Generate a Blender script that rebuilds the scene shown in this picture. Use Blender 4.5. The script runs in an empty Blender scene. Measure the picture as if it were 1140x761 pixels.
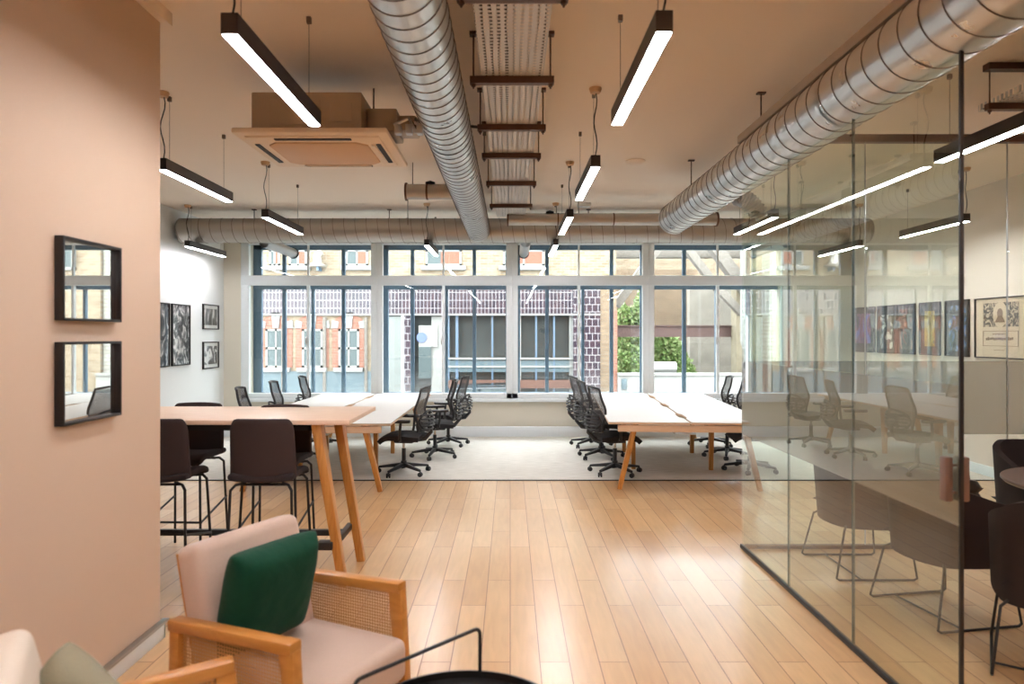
SKY = 12; WARM_FILL = 170; EXPO = .38; LED = 75
import bpy, bmesh, math, random
from mathutils import Vector, Matrix, Euler
random.seed(7)
C = bpy.context.scene.collection
PI = math.pi
R = math.radians

# ------------------------------------------------------------------ helpers
def wloc(o):
    v = Vector((0,0,0))
    while o is not None: v += o.location; o = o.parent
    return v
class MB:
    """collects shapes; build() links them as ONE mesh object"""
    def __init__(self):
        self.bm = bmesh.new()
    def _merge(self, b, M=None, mi=0):
        if M is not None:
            bmesh.ops.transform(b, matrix=M, verts=b.verts)
        for f in b.faces: f.material_index = mi
        me = bpy.data.meshes.new('tmp'); b.to_mesh(me); b.free()
        self.bm.from_mesh(me); bpy.data.meshes.remove(me)
        return self
    def box(self, x0, x1, y0, y1, z0, z1, bev=0, seg=2, M=None, mi=0):
        b = bmesh.new()
        bmesh.ops.create_cube(b, size=1)
        T = Matrix.Translation(((x0+x1)/2, (y0+y1)/2, (z0+z1)/2)) @ Matrix.Diagonal((abs(x1-x0), abs(y1-y0), abs(z1-z0), 1))
        bmesh.ops.transform(b, matrix=T, verts=b.verts)
        if bev: bmesh.ops.bevel(b, geom=b.edges[:], offset=bev, segments=seg, profile=.5, affect='EDGES')
        return self._merge(b, M, mi)
    def beam(self, p, q, w, h, bev=0, mi=0, up=(0,0,1), w2=None, h2=None):
        """a bar of w x h section from p to q (tapered to w2 x h2)"""
        p, q = Vector(p), Vector(q); d = (q-p); L = d.length; d.normalize()
        u = Vector(up)
        if abs(d.dot(u)) > .99: u = Vector((0,1,0))
        s = d.cross(u).normalized(); t = s.cross(d).normalized()
        w2 = w2 or w; h2 = h2 or h
        b = bmesh.new(); vs = []
        for (c, ww, hh) in ((p, w, h), (q, w2, h2)):
            for a, e in ((-1,-1),(1,-1),(1,1),(-1,1)):
                vs.append(b.verts.new(c + s*a*ww/2 + t*e*hh/2))
        b.faces.new(vs[3::-1]); b.faces.new(vs[4:])
        for i in range(4): b.faces.new((vs[i], vs[(i+1)%4], vs[4+(i+1)%4], vs[4+i]))
        bmesh.ops.recalc_face_normals(b, faces=b.faces)
        if bev: bmesh.ops.bevel(b, geom=b.edges[:], offset=bev, segments=2, profile=.5, affect='EDGES')
        return self._merge(b, None, mi)
    def tube(self, pts, r, seg=10, closed=False, caps=True, mi=0):
        pts = [Vector(p) for p in pts]; n = len(pts)
        rs = r if isinstance(r, (list, tuple)) else [r]*n
        b = bmesh.new(); rings = []
        prev = None
        for i, p in enumerate(pts):
            if closed: d = pts[(i+1)%n]-pts[i-1]
            elif i == 0: d = pts[1]-pts[0]
            elif i == n-1: d = pts[-1]-pts[-2]
            else: d = (pts[i+1]-p).normalized()+(p-pts[i-1]).normalized()
            d.normalize()
            if prev is None:
                a = Vector((0,0,1)) if abs(d.z) < .9 else Vector((0,1,0))
                u = d.cross(a).normalized()
            else:
                u = (prev - d*prev.dot(d)).normalized()
            prev = u; v = d.cross(u)
            rings.append([b.verts.new(p + (u*math.cos(2*PI*k/seg)+v*math.sin(2*PI*k/seg))*rs[i]) for k in range(seg)])
        for i in range(n if closed else n-1):
            A, B = rings[i], rings[(i+1)%n]
            for k in range(seg): b.faces.new((A[k], A[(k+1)%seg], B[(k+1)%seg], B[k]))
        if caps and not closed:
            b.faces.new(rings[0][::-1]); b.faces.new(rings[-1])
        bmesh.ops.recalc_face_normals(b, faces=b.faces)
        return self._merge(b, None, mi)
    def lathe(self, prof, c=(0,0,0), M=None, seg=32, mi=0):
        """profile of (r, z) turned about z"""
        b = bmesh.new(); rings = []
        for r, z in prof:
            rings.append([b.verts.new((r*math.cos(2*PI*k/seg), r*math.sin(2*PI*k/seg), z)) for k in range(seg)] if r > 1e-5 else [b.verts.new((0,0,z))])
        for A, B in zip(rings, rings[1:]):
            for k in range(seg):
                if len(A) > 1 and len(B) > 1: b.faces.new((A[k], A[(k+1)%seg], B[(k+1)%seg], B[k]))
                elif len(A) > 1: b.faces.new((A[k], A[(k+1)%seg], B[0]))
                elif len(B) > 1: b.faces.new((A[0], B[(k+1)%seg], B[k]))
        bmesh.ops.recalc_face_normals(b, faces=b.faces)
        T = Matrix.Translation(c)
        return self._merge(b, T @ M if M else T, mi)
    def prism(self, poly, ax, a0, a1, bev=0, mi=0, M=None):
        """2-D polygon extruded along axis ax ('x','y','z')"""
        def P(u, v, a): return {'x': (a,u,v), 'y': (u,a,v), 'z': (u,v,a)}[ax]
        b = bmesh.new()
        A = [b.verts.new(P(u,v,a0)) for u,v in poly]; B = [b.verts.new(P(u,v,a1)) for u,v in poly]
        n = len(poly); b.faces.new(A); b.faces.new(B[::-1])
        for i in range(n): b.faces.new((A[i], B[i], B[(i+1)%n], A[(i+1)%n]))
        bmesh.ops.recalc_face_normals(b, faces=b.faces)
        if bev: bmesh.ops.bevel(b, geom=b.edges[:], offset=bev, segments=2, profile=.5, affect='EDGES')
        return self._merge(b, M, mi)
    def soft(self, sx, sy, sz, M=None, n=8, puff=.35, corner=.12, mi=0, wob=0, seedv=0):
        """pillow / cushion: a box whose big faces (z) puff out, edges pinched"""
        b = bmesh.new(); rnd = random.Random(seedv)
        g = {}
        N = n
        for s in (-1, 1):
            for i in range(N+1):
                for j in range(N+1):
                    u, v = -1+2*i/N, -1+2*j/N
                    if s == 1 and (i in (0,N) or j in (0,N)):
                        g[s,i,j] = g[-1,i,j]; continue
                    e = max(0,(1-u**4))*max(0,(1-v**4))
                    pull = 1 - corner*(1-abs(u)**2)*abs(v)**6 if abs(v) > abs(u) else 1
                    pull2 = 1 - corner*(1-abs(v)**2)*abs(u)**6 if abs(u) >= abs(v) else 1
                    z = s*sz/2*(e**.38)*(1+wob*(rnd.random()-.5)) 
                    g[s,i,j] = b.verts.new((u*sx/2*pull2, v*sy/2*pull, z))
        for s in (-1, 1):
            for i in range(N):
                for j in range(N):
                    f = (g[s,i,j], g[s,i+1,j], g[s,i+1,j+1], g[s,i,j+1])
                    b.faces.new(f if s == 1 else f[::-1])
        return self._merge(b, M, mi)
    def grid(self, fn, nu, nv, mi=0, thick=0):
        """surface fn(u,v)->point for u,v in 0..1, made solid when thick"""
        b = bmesh.new()
        P = [[Vector(fn(i/nu, j/nv)) for j in range(nv+1)] for i in range(nu+1)]
        def nrm(i, j):
            a = P[min(i+1,nu)][j]-P[max(i-1,0)][j]; c = P[i][min(j+1,nv)]-P[i][max(j-1,0)]
            return a.cross(c).normalized()
        V = [[b.verts.new(P[i][j]) for j in range(nv+1)] for i in range(nu+1)]
        for i in range(nu):
            for j in range(nv): b.faces.new((V[i][j], V[i+1][j], V[i+1][j+1], V[i][j+1]))
        if thick:
            W = [[b.verts.new(P[i][j]-nrm(i,j)*thick) for j in range(nv+1)] for i in range(nu+1)]
            for i in range(nu):
                for j in range(nv): b.faces.new((W[i][j+1], W[i+1][j+1], W[i+1][j], W[i][j]))
            for i in range(nu):
                b.faces.new((V[i+1][0], V[i][0], W[i][0], W[i+1][0])); b.faces.new((V[i][nv], V[i+1][nv], W[i+1][nv], W[i][nv]))
            for j in range(nv):
                b.faces.new((V[0][j], V[0][j+1], W[0][j+1], W[0][j])); b.faces.new((V[nu][j+1], V[nu][j], W[nu][j], W[nu][j+1]))
            bmesh.ops.recalc_face_normals(b, faces=b.faces)
        return self._merge(b, None, mi)
    def build(self, name, mats, parent=None, world=False, origin=None, smooth=True, ang=38, sub=0):
        if not isinstance(mats, (list, tuple)): mats = [mats]
        off = Vector((0,0,0))
        if parent is not None:
            if world: off = wloc(parent)
        else:
            if origin is None:
                vs = [v.co for v in self.bm.verts]
                lo = Vector([min(v[i] for v in vs) for i in range(3)]); hi = Vector([max(v[i] for v in vs) for i in range(3)])
                origin = ((lo.x+hi.x)/2, (lo.y+hi.y)/2, lo.z)
            off = Vector(origin)
        bmesh.ops.translate(self.bm, verts=self.bm.verts, vec=-off)
        me = bpy.data.meshes.new(name); self.bm.to_mesh(me); self.bm.free()
        for m in mats: me.materials.append(m)
        if smooth:
            for p in me.polygons: p.use_smooth = True
            me.set_sharp_from_angle(angle=R(ang))
        o = bpy.data.objects.new(name, me); C.objects.link(o)
        if parent is not None: o.parent = parent
        else: o.location = off
        if sub:
            s = o.modifiers.new('s', 'SUBSURF'); s.levels = s.render_levels = sub
        return o

def thing(name, label, cat, loc=(0,0,0), rz=0, group=None, kind=None):
    o = bpy.data.objects.new(name, None); C.objects.link(o)
    o.location = loc; o.rotation_euler = (0,0,R(rz)); o.empty_display_size = .1
    return tag(o, label, cat, group, kind)
def tag(o, label=None, cat=None, group=None, kind=None):
    if label: o['label'] = label
    if cat: o['category'] = cat
    if group: o['group'] = group
    if kind: o['kind'] = kind
    return o
def struct(o, label=None):
    o['kind'] = 'structure'
    if label: o['label'] = label
    return o
def dup(root, loc=None, rz=None, label=None, group=None):
    def cp(o, par):
        c = o.copy(); C.objects.link(c)
        if par is not None: c.parent = par
        for ch in [x for x in C.objects if x.parent is o]: cp(ch, c)
        return c
    r = cp(root, None)
    if loc is not None: r.location = loc
    if rz is not None: r.rotation_euler = (0,0,R(rz))
    if label: r['label'] = label
    if group: r['group'] = group
    return r

# ------------------------------------------------------------------ materials
def srgb(r, g, b):
    f = lambda c: (c/255/12.92) if c/255 <= .04045 else ((c/255+.055)/1.055)**2.4
    return (f(r), f(g), f(b), 1)
def N(nt, t, **kw):
    n = nt.nodes.new(t)
    for k, v in kw.items():
        if hasattr(n, k): setattr(n, k, v)
    return n
def newmat(name):
    m = bpy.data.materials.new(name); m.use_nodes = True
    nt = m.node_tree; bs = nt.nodes['Principled BSDF']
    return m, nt, bs
def mat(name, col, rough=.6, metal=0, spec=.5, noise=0, nscale=20, bump=0, bscale=60, coat=0, sheen=0):
    m, nt, bs = newmat(name); L = nt.links
    bs.inputs['Base Color'].default_value = col
    bs.inputs['Roughness'].default_value = rough
    bs.inputs['Metallic'].default_value = metal
    bs.inputs['Specular IOR Level'].default_value = spec
    bs.inputs['Coat Weight'].default_value = coat
    bs.inputs['Sheen Weight'].default_value = sheen
    tc = N(nt, 'ShaderNodeTexCoord')
    if noise:
        nz = N(nt, 'ShaderNodeTexNoise'); nz.inputs['Scale'].default_value = nscale; nz.inputs['Detail'].default_value = 4
        L.new(tc.outputs['Object'], nz.inputs['Vector'])
        mx = N(nt, 'ShaderNodeMix', data_type='RGBA')
        mx.inputs['A'].default_value = tuple(c*(1-noise) for c in col[:3])+(1,)
        mx.inputs['B'].default_value = tuple(min(1,c*(1+noise)) for c in col[:3])+(1,)
        L.new(nz.outputs['Fac'], mx.inputs['Factor']); L.new(mx.outputs['Result'], bs.inputs['Base Color'])
    if bump:
        nb = N(nt, 'ShaderNodeTexNoise'); nb.inputs['Scale'].default_value = bscale; nb.inputs['Detail'].default_value = 3
        L.new(tc.outputs['Object'], nb.inputs['Vector'])
        bp = N(nt, 'ShaderNodeBump'); bp.inputs['Strength'].default_value = bump; bp.inputs['Distance'].default_value = .01
        L.new(nb.outputs['Fac'], bp.inputs['Height']); L.new(bp.outputs['Normal'], bs.inputs['Normal'])
    return m
def emis(name, col, s):
    m = bpy.data.materials.new(name); m.use_nodes = True; nt = m.node_tree; nt.nodes.clear()
    e = N(nt, 'ShaderNodeEmission'); e.inputs[0].default_value = col; e.inputs[1].default_value = s
    o = N(nt, 'ShaderNodeOutputMaterial'); nt.links.new(e.outputs[0], o.inputs[0]); return m
def glass(name, tint, refl=1.0, film=None):
    """clear sheet: see-through, reflecting by the Fresnel law on the outward side only"""
    m = bpy.data.materials.new(name); m.use_nodes = True; nt = m.node_tree; nt.nodes.clear(); L = nt.links
    out = N(nt, 'ShaderNodeOutputMaterial')
    tr = N(nt, 'ShaderNodeBsdfTransparent'); tr.inputs[0].default_value = tint
    gl = N(nt, 'ShaderNodeBsdfGlossy'); gl.inputs['Roughness'].default_value = .0
    gl.inputs['Color'].default_value = (1,1,1,1)
    fr = N(nt, 'ShaderNodeFresnel'); fr.inputs['IOR'].default_value = 1.5
    ge = N(nt, 'ShaderNodeNewGeometry')
    inv = N(nt, 'ShaderNodeMath', operation='SUBTRACT'); inv.inputs[0].default_value = refl
    mm = N(nt, 'ShaderNodeMath', operation='MULTIPLY')
    b2 = N(nt, 'ShaderNodeMath', operation='MULTIPLY'); b2.inputs[1].default_value = refl
    L.new(ge.outputs['Backfacing'], b2.inputs[0]); L.new(b2.outputs[0], inv.inputs[1])
    L.new(fr.outputs[0], mm.inputs[0]); L.new(inv.outputs[0], mm.inputs[1]); mm.use_clamp = True
    base = tr
    if film:
        tl = N(nt, 'ShaderNodeBsdfTranslucent'); tl.inputs[0].default_value = film[0]
        df = N(nt, 'ShaderNodeBsdfDiffuse'); df.inputs[0].default_value = film[0]
        a = N(nt, 'ShaderNodeMixShader'); a.inputs[0].default_value = .5
        L.new(tl.outputs[0], a.inputs[1]); L.new(df.outputs[0], a.inputs[2])
        b = N(nt, 'ShaderNodeMixShader'); b.inputs[0].default_value = film[1]
        L.new(tr.outputs[0], b.inputs[1]); L.new(a.outputs[0], b.inputs[2]); base = b
    mx = N(nt, 'ShaderNodeMixShader')
    L.new(mm.outputs[0], mx.inputs[0]); L.new(base.outputs[0], mx.inputs[1]); L.new(gl.outputs[0], mx.inputs[2])
    L.new(mx.outputs[0], out.inputs[0])
    return m
def vec(nt, order, scale=(1,1,1)):
    """object coordinates with swapped axes"""
    tc = N(nt, 'ShaderNodeTexCoord'); s = N(nt, 'ShaderNodeSeparateXYZ'); c = N(nt, 'ShaderNodeCombineXYZ')
    nt.links.new(tc.outputs['Object'], s.inputs[0])
    for i, k in enumerate(order):
        if k in 'XYZ': nt.links.new(s.outputs[k], c.inputs[i])
    return c.outputs[0]
def brickmat(name, c1, c2, mortar, order='XZ', bw=.22, rh=.075, ms=.01, rough=.85, off=.5, noise=.25, metal=0, bump=.4, bias=0, sq=1, spec=.5):
    m, nt, bs = newmat(name); L = nt.links
    v = vec(nt, order)
    b = N(nt, 'ShaderNodeTexBrick'); b.offset = off; b.squash = sq
    b.inputs['Color1'].default_value = c1; b.inputs['Color2'].default_value = c2; b.inputs['Mortar'].default_value = mortar
    b.inputs['Scale'].default_value = 1; b.inputs['Mortar Size'].default_value = ms; b.inputs['Mortar Smooth'].default_value = .1
    b.inputs['Brick Width'].default_value = bw; b.inputs['Row Height'].default_value = rh; b.inputs['Bias'].default_value = bias
    L.new(v, b.inputs['Vector'])
    nz = N(nt, 'ShaderNodeTexNoise'); nz.inputs['Scale'].default_value = 2.5; nz.inputs['Detail'].default_value = 6
    tc = N(nt, 'ShaderNodeTexCoord'); L.new(tc.outputs['Object'], nz.inputs['Vector'])
    mr = N(nt, 'ShaderNodeMapRange'); mr.inputs['To Min'].default_value = 1-noise; mr.inputs['To Max'].default_value = 1+noise
    L.new(nz.outputs['Fac'], mr.inputs['Value'])
    mx = N(nt, 'ShaderNodeMix', data_type='RGBA', blend_type='MULTIPLY'); mx.inputs['Factor'].default_value = 1
    L.new(b.outputs['Color'], mx.inputs['A']); L.new(mr.outputs[0], mx.inputs['B']); L.new(mx.outputs['Result'], bs.inputs['Base Color'])
    bs.inputs['Roughness'].default_value = rough; bs.inputs['Metallic'].default_value = metal; bs.inputs['Specular IOR Level'].default_value = spec
    if bump:
        bp = N(nt, 'ShaderNodeBump'); bp.inputs['Strength'].default_value = bump; bp.inputs['Distance'].default_value = .005; bp.invert = True
        L.new(b.outputs['Fac'], bp.inputs['Height']); L.new(bp.outputs['Normal'], bs.inputs['Normal'])
    return m
def woodmat(name, c1, c2, order='XYZ', stretch=(12,1,12), rough=.45, spec=.5):
    m, nt, bs = newmat(name); L = nt.links
    tc = N(nt, 'ShaderNodeTexCoord'); mp = N(nt, 'ShaderNodeMapping'); mp.inputs['Scale'].default_value = stretch
    L.new(tc.outputs['Object'], mp.inputs['Vector'])
    nz = N(nt, 'ShaderNodeTexNoise'); nz.inputs['Scale'].default_value = 3; nz.inputs['Detail'].default_value = 6; nz.inputs['Distortion'].default_value = 1
    L.new(mp.outputs[0], nz.inputs['Vector'])
    cr = N(nt, 'ShaderNodeValToRGB'); cr.color_ramp.elements[0].position = .3; cr.color_ramp.elements[1].position = .7
    cr.color_ramp.elements[0].color = c1; cr.color_ramp.elements[1].color = c2
    L.new(nz.outputs['Fac'], cr.inputs[0]); L.new(cr.outputs[0], bs.inputs['Base Color'])
    bs.inputs['Roughness'].default_value = rough; bs.inputs['Specular IOR Level'].default_value = spec
    return m
def holes(name, col, sx, sy, duty, order='XY', rough=.4, metal=0, noise=.15):
    """sheet or weave with square openings (see-through)"""
    m, nt, bs = newmat(name); L = nt.links
    v = vec(nt, order); s = N(nt, 'ShaderNodeSeparateXYZ'); L.new(v, s.inputs[0])
    outs = []
    for k, sc in (('X', sx), ('Y', sy)):
        a = N(nt, 'ShaderNodeMath', operation='MULTIPLY'); a.inputs[1].default_value = sc; L.new(s.outputs[k], a.inputs[0])
        f = N(nt, 'ShaderNodeMath', operation='FRACT'); L.new(a.outputs[0], f.inputs[0])
        g = N(nt, 'ShaderNodeMath', operation='LESS_THAN'); g.inputs[1].default_value = duty; L.new(f.outputs[0], g.inputs[0]); outs.append(g)
    mu = N(nt, 'ShaderNodeMath', operation='MULTIPLY'); L.new(outs[0].outputs[0], mu.inputs[0]); L.new(outs[1].outputs[0], mu.inputs[1])
    bs.inputs['Base Color'].default_value = col; bs.inputs['Roughness'].default_value = rough; bs.inputs['Metallic'].default_value = metal
    al = N(nt, 'ShaderNodeMath', operation='SUBTRACT'); al.inputs[0].default_value = 1; L.new(mu.outputs[0], al.inputs[1])
    L.new(al.outputs[0], bs.inputs['Alpha'])
    return m

M = {}
M['white'] = mat('white_paint', srgb(232,234,232), .7)
M['ceil'] = mat('ceiling_paint', srgb(250,236,220), .8)
M['pink'] = mat('blush_paint', srgb(210,184,160), .7, noise=.015, nscale=3)
M['wallR'] = mat('right_wall_paint', srgb(232,220,208), .7)
M['beige'] = mat('beige_paint', srgb(214,208,192), .7)
M['trim'] = mat('white_gloss_paint', srgb(236,242,244), .35)
M['blackm'] = mat('black_powder_coat', srgb(26,22,22), .45)
M['lampb'] = mat('lamp_housing_black', srgb(48,42,42), .4)
M['led'] = emis('lit_diffuser', (.97,.96,1,1), LED)
M['bluef'] = mat('blue_grey_window_paint', srgb(84,108,128), .4)
M['alum'] = mat('aluminium', srgb(190,190,190), .3, metal=1)
def galv(name, c, rough=.28, mtl=.9):
    m, nt, bs = newmat(name); L = nt.links
    tc = N(nt, 'ShaderNodeTexCoord'); nz = N(nt, 'ShaderNodeTexNoise'); nz.inputs['Scale'].default_value = 7; nz.inputs['Detail'].default_value = 5
    L.new(tc.outputs['Object'], nz.inputs['Vector'])
    mr = N(nt, 'ShaderNodeMapRange'); mr.inputs['To Min'].default_value = rough-.08; mr.inputs['To Max'].default_value = rough+.14
    L.new(nz.outputs['Fac'], mr.inputs['Value']); L.new(mr.outputs[0], bs.inputs['Roughness'])
    bs.inputs['Base Color'].default_value = c; bs.inputs['Metallic'].default_value = mtl
    return m
M['galv'] = galv('galvanised_steel', srgb(205,203,200))
M['galvd'] = galv('dull_galvanised_steel', srgb(176,170,162), .36, .85)
M['seam'] = mat('duct_seam', srgb(112,98,88), .5, metal=.5)
M['strut'] = mat('brown_steel_strut', srgb(92,66,52), .5, metal=.4, noise=.3)
M['cable'] = mat('grey_cable', srgb(200,194,186), .6)
M['cabled'] = mat('dark_cable', srgb(60,54,50), .6)
M['tray'] = holes('perforated_steel', srgb(214,210,206), 26, 26, .5, 'XY', .45, .2)
M['acw'] = mat('ac_plastic', srgb(238,218,192), .5)
M['acg'] = mat('ac_grille', srgb(206,170,132), .6)
M['acbox'] = galv('ac_casing_steel', srgb(176,160,142), .45, .5)
M['dark'] = mat('dark_slot', srgb(28,24,22), .7)
M['desk'] = mat('white_laminate', srgb(212,208,204), .4)
M['ply'] = woodmat('plywood_edge', srgb(216,180,146), srgb(228,198,168), stretch=(2,2,30))
M['oak'] = woodmat('honey_oak', srgb(176,116,52), srgb(200,142,74), stretch=(14,14,1.5), rough=.4)
M['oakp'] = woodmat('pale_oak_top', srgb(222,188,160), srgb(234,206,182), stretch=(1.5,16,16), rough=.4)
M['teak'] = woodmat('varnished_beech', srgb(178,116,52), srgb(202,140,70), stretch=(6,1.5,6), rough=.32)
M['cane'] = holes('woven_cane', srgb(200,150,92), 78, 78, .62, 'YZ', .5, 0)
M['blush'] = mat('blush_wool', srgb(198,172,154), .95, noise=.04, nscale=90, bump=.15, bscale=350, sheen=.2)
M['green'] = mat('green_velvet', srgb(16,62,44), .85, noise=.12, nscale=30, bump=.3, bscale=18, sheen=.05, spec=.15)
M['sage'] = mat('sage_linen', srgb(140,133,110), .95, noise=.06, nscale=60, bump=.2, bscale=200)
M['cream'] = mat('cream_wool', srgb(216,200,182), .95, bump=.1, bscale=300)
M['stool'] = mat('charcoal_brown_fabric', srgb(62,50,49), .9, noise=.06, nscale=300, spec=.3)
M['stoolp'] = mat('dark_seat_pad', srgb(52,44,45), .9, spec=.3)
M['mtg'] = mat('dark_brown_upholstery', srgb(48,38,37), .85, noise=.06, nscale=200, spec=.3)
M['chairb'] = mat('black_nylon', srgb(34,32,34), .45)
M['chairf'] = mat('black_seat_fabric', srgb(36,32,34), .9)
M['cmesh'] = holes('chair_mesh', srgb(64,58,58), 220, 220, .5, 'XZ', .7)
M['chrome'] = mat('chrome', srgb(205,205,205), .15, metal=1)
M['copper'] = mat('brown_leather_handle', srgb(112,86,74), .5, noise=.1)
M['tabled'] = mat('brown_table_top', srgb(104,84,76), .4)
M['blackt'] = mat('black_tray', srgb(14,13,13), .35)
M['leather'] = mat('black_leather', srgb(22,20,22), .3, bump=.2, bscale=60)

# floor: boards 0.15 m wide running towards the windows
def floormat():
    m, nt, bs = newmat('maple_boards'); L = nt.links
    v = vec(nt, 'YX')
    b = N(nt, 'ShaderNodeTexBrick'); b.offset = .37; b.offset_frequency = 2; b.squash = 1
    b.inputs['Color1'].default_value = srgb(222,182,134); b.inputs['Color2'].default_value = srgb(206,160,110); b.inputs['Mortar'].default_value = srgb(120,76,44)
    b.inputs['Scale'].default_value = 1; b.inputs['Mortar Size'].default_value = .0022; b.inputs['Mortar Smooth'].default_value = .2
    b.inputs['Brick Width'].default_value = 1.15; b.inputs['Row Height'].default_value = .15
    L.new(v, b.inputs['Vector'])
    tc = N(nt, 'ShaderNodeTexCoord')
    mp = N(nt, 'ShaderNodeMapping'); mp.inputs['Scale'].default_value = (14, 1.6, 1); L.new(tc.outputs['Object'], mp.inputs['Vector'])
    nz = N(nt, 'ShaderNodeTexNoise'); nz.inputs['Scale'].default_value = 2; nz.inputs['Detail'].default_value = 7; nz.inputs['Distortion'].default_value = .6
    L.new(mp.outputs[0], nz.inputs['Vector'])
    n2 = N(nt, 'ShaderNodeTexNoise'); n2.inputs['Scale'].default_value = .9; n2.inputs['Detail'].default_value = 3; L.new(tc.outputs['Object'], n2.inputs['Vector'])
    ad = N(nt, 'ShaderNodeMath', operation='ADD'); L.new(nz.outputs['Fac'], ad.inputs[0]); L.new(n2.outputs['Fac'], ad.inputs[1])
    mr = N(nt, 'ShaderNodeMapRange'); mr.inputs['From Min'].default_value = .7; mr.inputs['From Max'].default_value = 1.3
    mr.inputs['To Min'].default_value = .88; mr.inputs['To Max'].default_value = 1.08; L.new(ad.outputs[0], mr.inputs['Value'])
    mx = N(nt, 'ShaderNodeMix', data_type='RGBA', blend_type='MULTIPLY'); mx.inputs['Factor'].default_value = 1
    L.new(b.outputs['Color'], mx.inputs['A']); L.new(mr.outputs[0], mx.inputs['B']); L.new(mx.outputs['Result'], bs.inputs['Base Color'])
    r = N(nt, 'ShaderNodeMapRange'); r.inputs['To Min'].default_value = .26; r.inputs['To Max'].default_value = .26; L.new(n2.outputs['Fac'], r.inputs['Value'])
    L.new(r.outputs[0], bs.inputs['Roughness']); bs.inputs['Specular IOR Level'].default_value = .7; bs.inputs['Coat Weight'].default_value = .6; bs.inputs['Coat Roughness'].default_value = .28
    bp = N(nt, 'ShaderNodeBump'); bp.inputs['Strength'].default_value = .25; bp.inputs['Distance'].default_value = .002; bp.invert = True
    L.new(b.outputs['Fac'], bp.inputs['Height']); L.new(bp.outputs['Normal'], bs.inputs['Normal'])
    return m
M['floor'] = floormat()
def carpetmat():
    m, nt, bs = newmat('carpet'); L = nt.links
    tc = N(nt, 'ShaderNodeTexCoord')
    mp = N(nt, 'ShaderNodeMapping'); mp.inputs['Scale'].default_value = (1.2, 9, 1); L.new(tc.outputs['Object'], mp.inputs['Vector'])
    nz = N(nt, 'ShaderNodeTexNoise'); nz.inputs['Scale'].default_value = 5; nz.inputs['Detail'].default_value = 8; L.new(mp.outputs[0], nz.inputs['Vector'])
    cr = N(nt, 'ShaderNodeValToRGB'); cr.color_ramp.elements[0].position = .3; cr.color_ramp.elements[1].position = .7
    cr.color_ramp.elements[0].color = srgb(196,190,180); cr.color_ramp.elements[1].color = srgb(222,217,208)
    L.new(nz.outputs['Fac'], cr.inputs[0]); L.new(cr.outputs[0], bs.inputs['Base Color']); bs.inputs['Roughness'].default_value = 1; bs.inputs['Specular IOR Level'].default_value = .1
    return m
M['carpet'] = carpetmat()
# ------------------------------------------------------------------ camera
cam = bpy.data.cameras.new('camera'); co = bpy.data.objects.new('camera', cam); C.objects.link(co)
cam.sensor_width = 36; cam.lens = 24; cam.shift_x = 2/1140; cam.shift_y = -7.5/1140
co.location = (0,0,1.65); co.rotation_euler = (PI/2,0,0); cam.clip_start = .05; cam.clip_end = 200
cam.dof.use_dof = True; cam.dof.focus_distance = 7.5; cam.dof.aperture_fstop = 2.2
bpy.context.scene.camera = co

CE = 3.42; XL = -4.70; XR = 5.60; YB = -4.0; YF = 11.2
# ------------------------------------------------------------------ room shell
struct(MB().box(XL-.2, XR+.2, YB, 7.76, -.12, 0).build('floor', M['floor'], origin=(0,0,0)))
struct(MB().box(XL-.2, XR+.2, 7.765, YF+.1, -.12, .004).build('floor', M['carpet'], origin=(0,0,0)))
struct(MB().box(XL, XR, 7.74, 7.775, -.02, .008).build('trim_1', M['blackm']))
struct(MB().box(XL-.2, XR+.2, YB-.2, YF+.9, CE, CE+.2).build('ceiling', M['ceil'], origin=(0,0,CE)))
struct(MB().box(XL-.2, XL, YB, YF+.1, 0, CE).build('wall_left', M['white']))
struct(MB().box(XR, XR+.2, YB, YF+.1, 0, CE).build('wall_right', M['wallR']))
struct(MB().box(XL-.2, XR+.2, YB-.2, YB, 0, CE).build('wall_back', M['pink']))
struct(MB().box(-2.2, -1.905, YB, 3.715, 0, CE).build('wall_front_left', M['pink']))
# cornice drop above the end of the blush wall
struct(MB().box(-2.2, -1.86, YB, 3.76, CE-.07, CE).build('trim_2', M['ceil']))
b = MB().box(-1.905, -1.885, YB, 3.735, 0, .085, bev=.004).box(-2.2, -1.885, 3.715, 3.735, 0, .085, bev=.004)
bb = struct(b.build('baseboard_front_left', M['trim']))
struct(MB().box(-1.908, -1.872, YB, 3.75, .085, .1, bev=.003).build('trim_3', M['alum']))
struct(MB().box(XR-.02, XR, YB, YF, 0, .12, bev=.004).build('baseboard_right', M['trim']))
struct(MB().box(XL, XL+.02, 3.9, YF, 0, .12, bev=.004).build('baseboard_left', M['trim']))

# window wall: beige piers, apron, head; openings from X=-4.42 to 4.60
WL, WR = -4.42, 4.60; SB, ST = .58, 3.22
wf = MB().box(XL, WL, YF, YF+.62, 0, CE).box(WR, XR, YF, YF+.62, 0, CE).box(WL, WR, YF, YF+.62, ST, CE).box(WL, WR, YF+.02, YF+.62, 0, SB)
struct(wf.build('wall_far', M['beige']))
struct(MB().box(WL-.05, WR+.05, YF-.05, YF+.09, SB-.02, SB+.03, bev=.006).build('trim_4', M['trim']))           # sill board
struct(MB().box(XL+.02, XR-.02, YF-.12, YF, 0, .16, bev=.008).build('baseboard_far', M['trim']))                   # trunking along the window wall
M['wglass'] = glass('window_glass', (.97,.985,.98,1), 1.0)
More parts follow.
